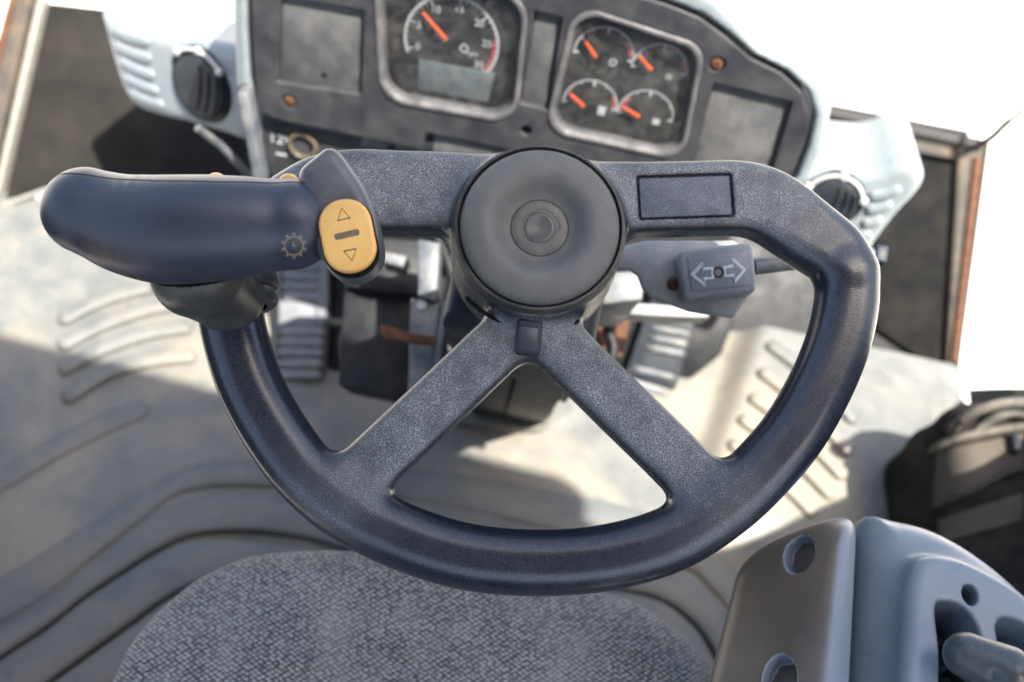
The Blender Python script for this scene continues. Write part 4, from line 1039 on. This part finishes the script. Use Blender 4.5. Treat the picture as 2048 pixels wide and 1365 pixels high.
# padded end block: slanted left face, rounded upper edge
top_ = [k3(1640, 1030, .055), k3(1712, 1020, .055), k3(1700, 1460, .055), k3(1604, 1460, .055)]
bot_ = [k3(1492, 1090, .0), k3(1712, 1040, -.05), k3(1690, 1480, -.05), k3(1372, 1450, .0)]
v8 = np.array([bot_[0], bot_[3], bot_[2], bot_[1], top_[0], top_[3], top_[2], top_[1]])
def block_f():
    # half-space model of the wedge, rounded
    pts = v8; cen = pts.mean(0); fs = [(3, 2, 1, 0), (4, 5, 6, 7), (0, 1, 5, 4), (1, 2, 6, 5), (2, 3, 7, 6), (3, 0, 4, 7)]; pl_ = []
    for f in fs:
        n = np.cross(pts[f[1]] - pts[f[0]], pts[f[2]] - pts[f[0]]); n /= np.linalg.norm(n); p0 = pts[list(f)].mean(0)
        if n @ (p0 - cen) < 0: n = -n
        pl_.append((n, n @ p0))
    holes = [(k3(1597, 1104, .03), .0115), (k3(1560, 1352, .03), .0115)]; nl = pl_[2][0]; u = np.array([0, 1.0, 0]); u = u - nl * (u @ nl); u /= np.linalg.norm(u); w_ = np.cross(nl, u)
    hp = []
    for (px, py), rr in (((1597, 1104), .0105), ((1556, 1356), .0105)):
        d = ray(px, py); o_ = CAM - np.array([0, 0, KZ]); s = (pl_[2][1] - o_ @ nl) / (d @ nl); hp.append((o_ + d * s, rr))
    def f(X, Y, Z):
        g = None
        for n, d in pl_:
            v = X * n[0] + Y * n[1] + Z * n[2] - d; g = v if g is None else smax(g, v, .020)
        for c_, rr in hp:
            a = (X - c_[0]) * u[0] + (Y - c_[1]) * u[1] + (Z - c_[2]) * u[2]; b = (X - c_[0]) * w_[0] + (Y - c_[1]) * w_[1] + (Z - c_[2]) * w_[2]; e = (X - c_[0]) * nl[0] + (Y - c_[1]) * nl[1] + (Z - c_[2]) * nl[2]
            g = smax(g, -(np.maximum(np.sqrt((a / 1.55) ** 2 + b ** 2) - rr, np.abs(e) - .012)), .0015)
        return g
    return f, nl
bf, nl = block_f()
P, Q, N = sdf_mesh(bf, v8.min(0) - .004, v8.max(0) + .004, .0022)
def end_mat():
    k = NB('shade_tinted_end_block'); f = k.ramp(k.attr('left'), .62, .86); a = k.noise(12, 5, .6); b = k.noise(900, 3, .6)  # left face painted browner for shade, other faces bluer for sky reflection
    br = k.mix(k.ramp(a, .3, .7), (.070, .060, .050), (.115, .092, .070)); bl_ = k.mix(k.ramp(a, .3, .7), (.17, .205, .25), (.21, .24, .275))
    return k.fin(k.mix(f, bl_, br), .38, k.bump(b, .08, .0006))
put('end_block', P, Q, N, end_mat(), con, {'left': N @ nl})
# domed body
ob = np.array([k3(*p, 0)[:2] for p in [(1737, 1026), (1800, 1024), (1880, 1046), (1960, 1090), (2048, 1160), (2160, 1280), (2200, 1500), (1700, 1500), (1716, 1365), (1728, 1200)]])
ib = np.array([k3(*p, .02)[:2] for p in [(1836, 1112), (1900, 1112), (1970, 1140), (2060, 1200), (2170, 1330), (2200, 1500), (1790, 1500), (1800, 1365), (1806, 1250), (1815, 1160)]])
ob = catmull(ob, 4, True); ib = catmull(ib, 4, True)
s1 = catmull([k3(*p, .025)[:2] for p in [(1876, 1215), (1896, 1204), (1926, 1214), (1950, 1244), (1962, 1290), (1964, 1420), (1892, 1420), (1884, 1300)]], 4, True)
s2 = catmull([k3(*p, .025)[:2] for p in [(1998, 1248), (2020, 1236), (2060, 1256), (2090, 1300), (2095, 1420), (2010, 1420), (2004, 1300)]], 4, True)
hs = k3(1949, 1184, .03)[:2]
def body_f(X, Y, Z):
    a = sd_ext(sd_poly(X, Y, ob), Z, -.075, .080, .030); b = sd_ext(sd_poly(X, Y, ib), Z, -.02, .044, .010)
    f = smin(a, b, .014)
    for s in (s1, s2): f = smax(f, -sd_ext(sd_poly(X, Y, s) - .001, Z, .02, .07, .001), .003)
    return smax(f, -sd_ext(np.hypot((X - hs[0]) * 1.35, Y - hs[1]) - .0075, Z, .03, .05, .001), .0015)
sdf_obj('console_body', body_f, np.r_[ob.min(0), -.155], np.r_[ob.max(0), .03], .0022, M['console'], con, 2)
kc = k3(1972, 1328, .045)
kb = thing('control_lever', KF, 'rounded blue grey lever knob rising from the console slots', 'lever')
def knob_f(X, Y, Z):
    a = sd_caps(X, Y, Z, kc + np.array([-.012, .003, .0]), kc + np.array([.010, -.006, .004]), .0145, .0185)
    return smax(a, -(np.hypot(X - kc[0] + .004, Y - kc[1] + .012) - .0065 + np.abs(Z - kc[2] - .022) * .6), .003)
sdf_obj('knob', knob_f, kc - .035, kc + .035, .0018, M['knob'], kb)
link('shaft', tube_me([kc + np.array([0, 0, -.012]), kc + np.array([.002, .004, -.11])], .006, 12), M['black'], kb)
bt = thing('lever_boot', KF, 'crumpled black rubber boot inside the console slots', 'boot')
vs = []; fs = []
cb = (s1.mean(0) + s2.mean(0)) / 2; n1_, n2_ = 26, 26
for i in range(n1_):
    for j in range(n2_):
        x = cb[0] + (i / (n1_ - 1) - .5) * .125; y = cb[1] + .004 + (j / (n2_ - 1) - .5) * .14
        r = math.hypot(x - kc[0], y - kc[1]); a = math.atan2(y - kc[1], x - kc[0])
        vs.append((x, y, -.030 + .035 * math.exp(-(r / .03) ** 2) + .009 * math.sin(r * 330 + 2.0 * math.sin(3 * a)) + .004 * math.sin(a * 7 + r * 90)))
for i in range(n1_ - 1):
    for j in range(n2_ - 1): a = i * n2_ + j; fs.append((a, a + n2_, a + n2_ + 1, a + 1))
link('folds', mesh('folds', vs, fs), M['black'], bt)

# ------------------------------------------------------------------ bag on the floor by the door
BG = Frame((.625, .565, 0), (math.cos(.06), math.sin(.06), 0), (-math.sin(.06), math.cos(.06), 0))
bag = thing('tool_bag', BG, 'dark cloth tool bag with carrying handles on the floor by the door', 'bag')
def bag_f(X, Y, Z):
    f = sd_box(X, Y, Z, (0.01, 0, .105), (.078, .165, .110), .042)
    return f + .0030 * np.sin(X * 60 + Z * 24) * np.cos(Y * 33 + 1) + .0022 * np.sin(Z * 70 + Y * 20)
sdf_obj('body', bag_f, (-.085, -.185, -.01), (.105, .185, .235), .0045, M['bag'], bag, 2)
def on_sdf(fr, f, px, py, off):
    d = fr.R.T @ ray(px, py); o_ = fr.inv(CAM); s_ = .5
    for _ in range(40): s_ += float(f(*[np.array([o_[i] + d[i] * s_]) for i in range(3)])[0]) * .8
    return o_ + d * (s_ - off)
def patch(name, quad, nu, nv, off, mat, par):
    q = np.array(quad, float); vs = []; fs = []
    for i in range(nu + 1):
        for j in range(nv + 1):
            u, v = i / nu, j / nv; p = (q[0] * (1 - u) + q[1] * u) * (1 - v) + (q[3] * (1 - u) + q[2] * u) * v; vs.append(on_sdf(BG, bag_f, p[0], p[1], off))
    for i in range(nu):
        for j in range(nv): a = i * (nv + 1) + j; fs.append((a, a + 1, a + nv + 2, a + nv + 1))
    return link(name, mesh(name, vs, fs), mat, par)
patch('side_panel', [(1872, 905), (2046, 868), (2046, 930), (1868, 1010)], 10, 6, .003, M['bag_panel'], bag)
patch('side_panel', [(1874, 1040), (2046, 985), (2046, 1040), (1884, 1085)], 10, 5, .003, M['bag_panel'], bag)
link('zip', tube_me(np.array([on_sdf(BG, bag_f, *p, .003) for p in [(1866, 1018), (1910, 1000), (1960, 975), (2010, 948), (2050, 936)]]), .0042, 8), M['seal'], bag)
link('piping', tube_me(np.array([on_sdf(BG, bag_f, *p, .003) for p in [(1862, 905), (1885, 888), (1930, 872), (1985, 862), (2050, 852)]]), .0050, 8), M['strap'], bag)
link('buckle', box_me(on_sdf(BG, bag_f, 2024, 892, .004), (.0045, .013, .013), .003), M['dark'], bag)
hp0 = on_sdf(BG, bag_f, 1905, 866, .0)
hp = [hp0] + [BG.inv(onz(x, y, z)) for x, y, z in ((1925, 838, .24), (1965, 818, .262), (2020, 806, .27), (2075, 810, .262), (2120, 850, .23))]
link('handle', tube_me(catmull(hp, 5), .0062, 10), M['strap'], bag)
hp = [on_sdf(BG, bag_f, 1950, 868, .0)] + [BG.inv(onz(x, y, z)) for x, y, z in ((1972, 848, .225), (2000, 832, .238), (2040, 826, .24), (2090, 850, .225))]
link('handle', tube_me(catmull(hp, 5), .0055, 10), M['strap'], bag)
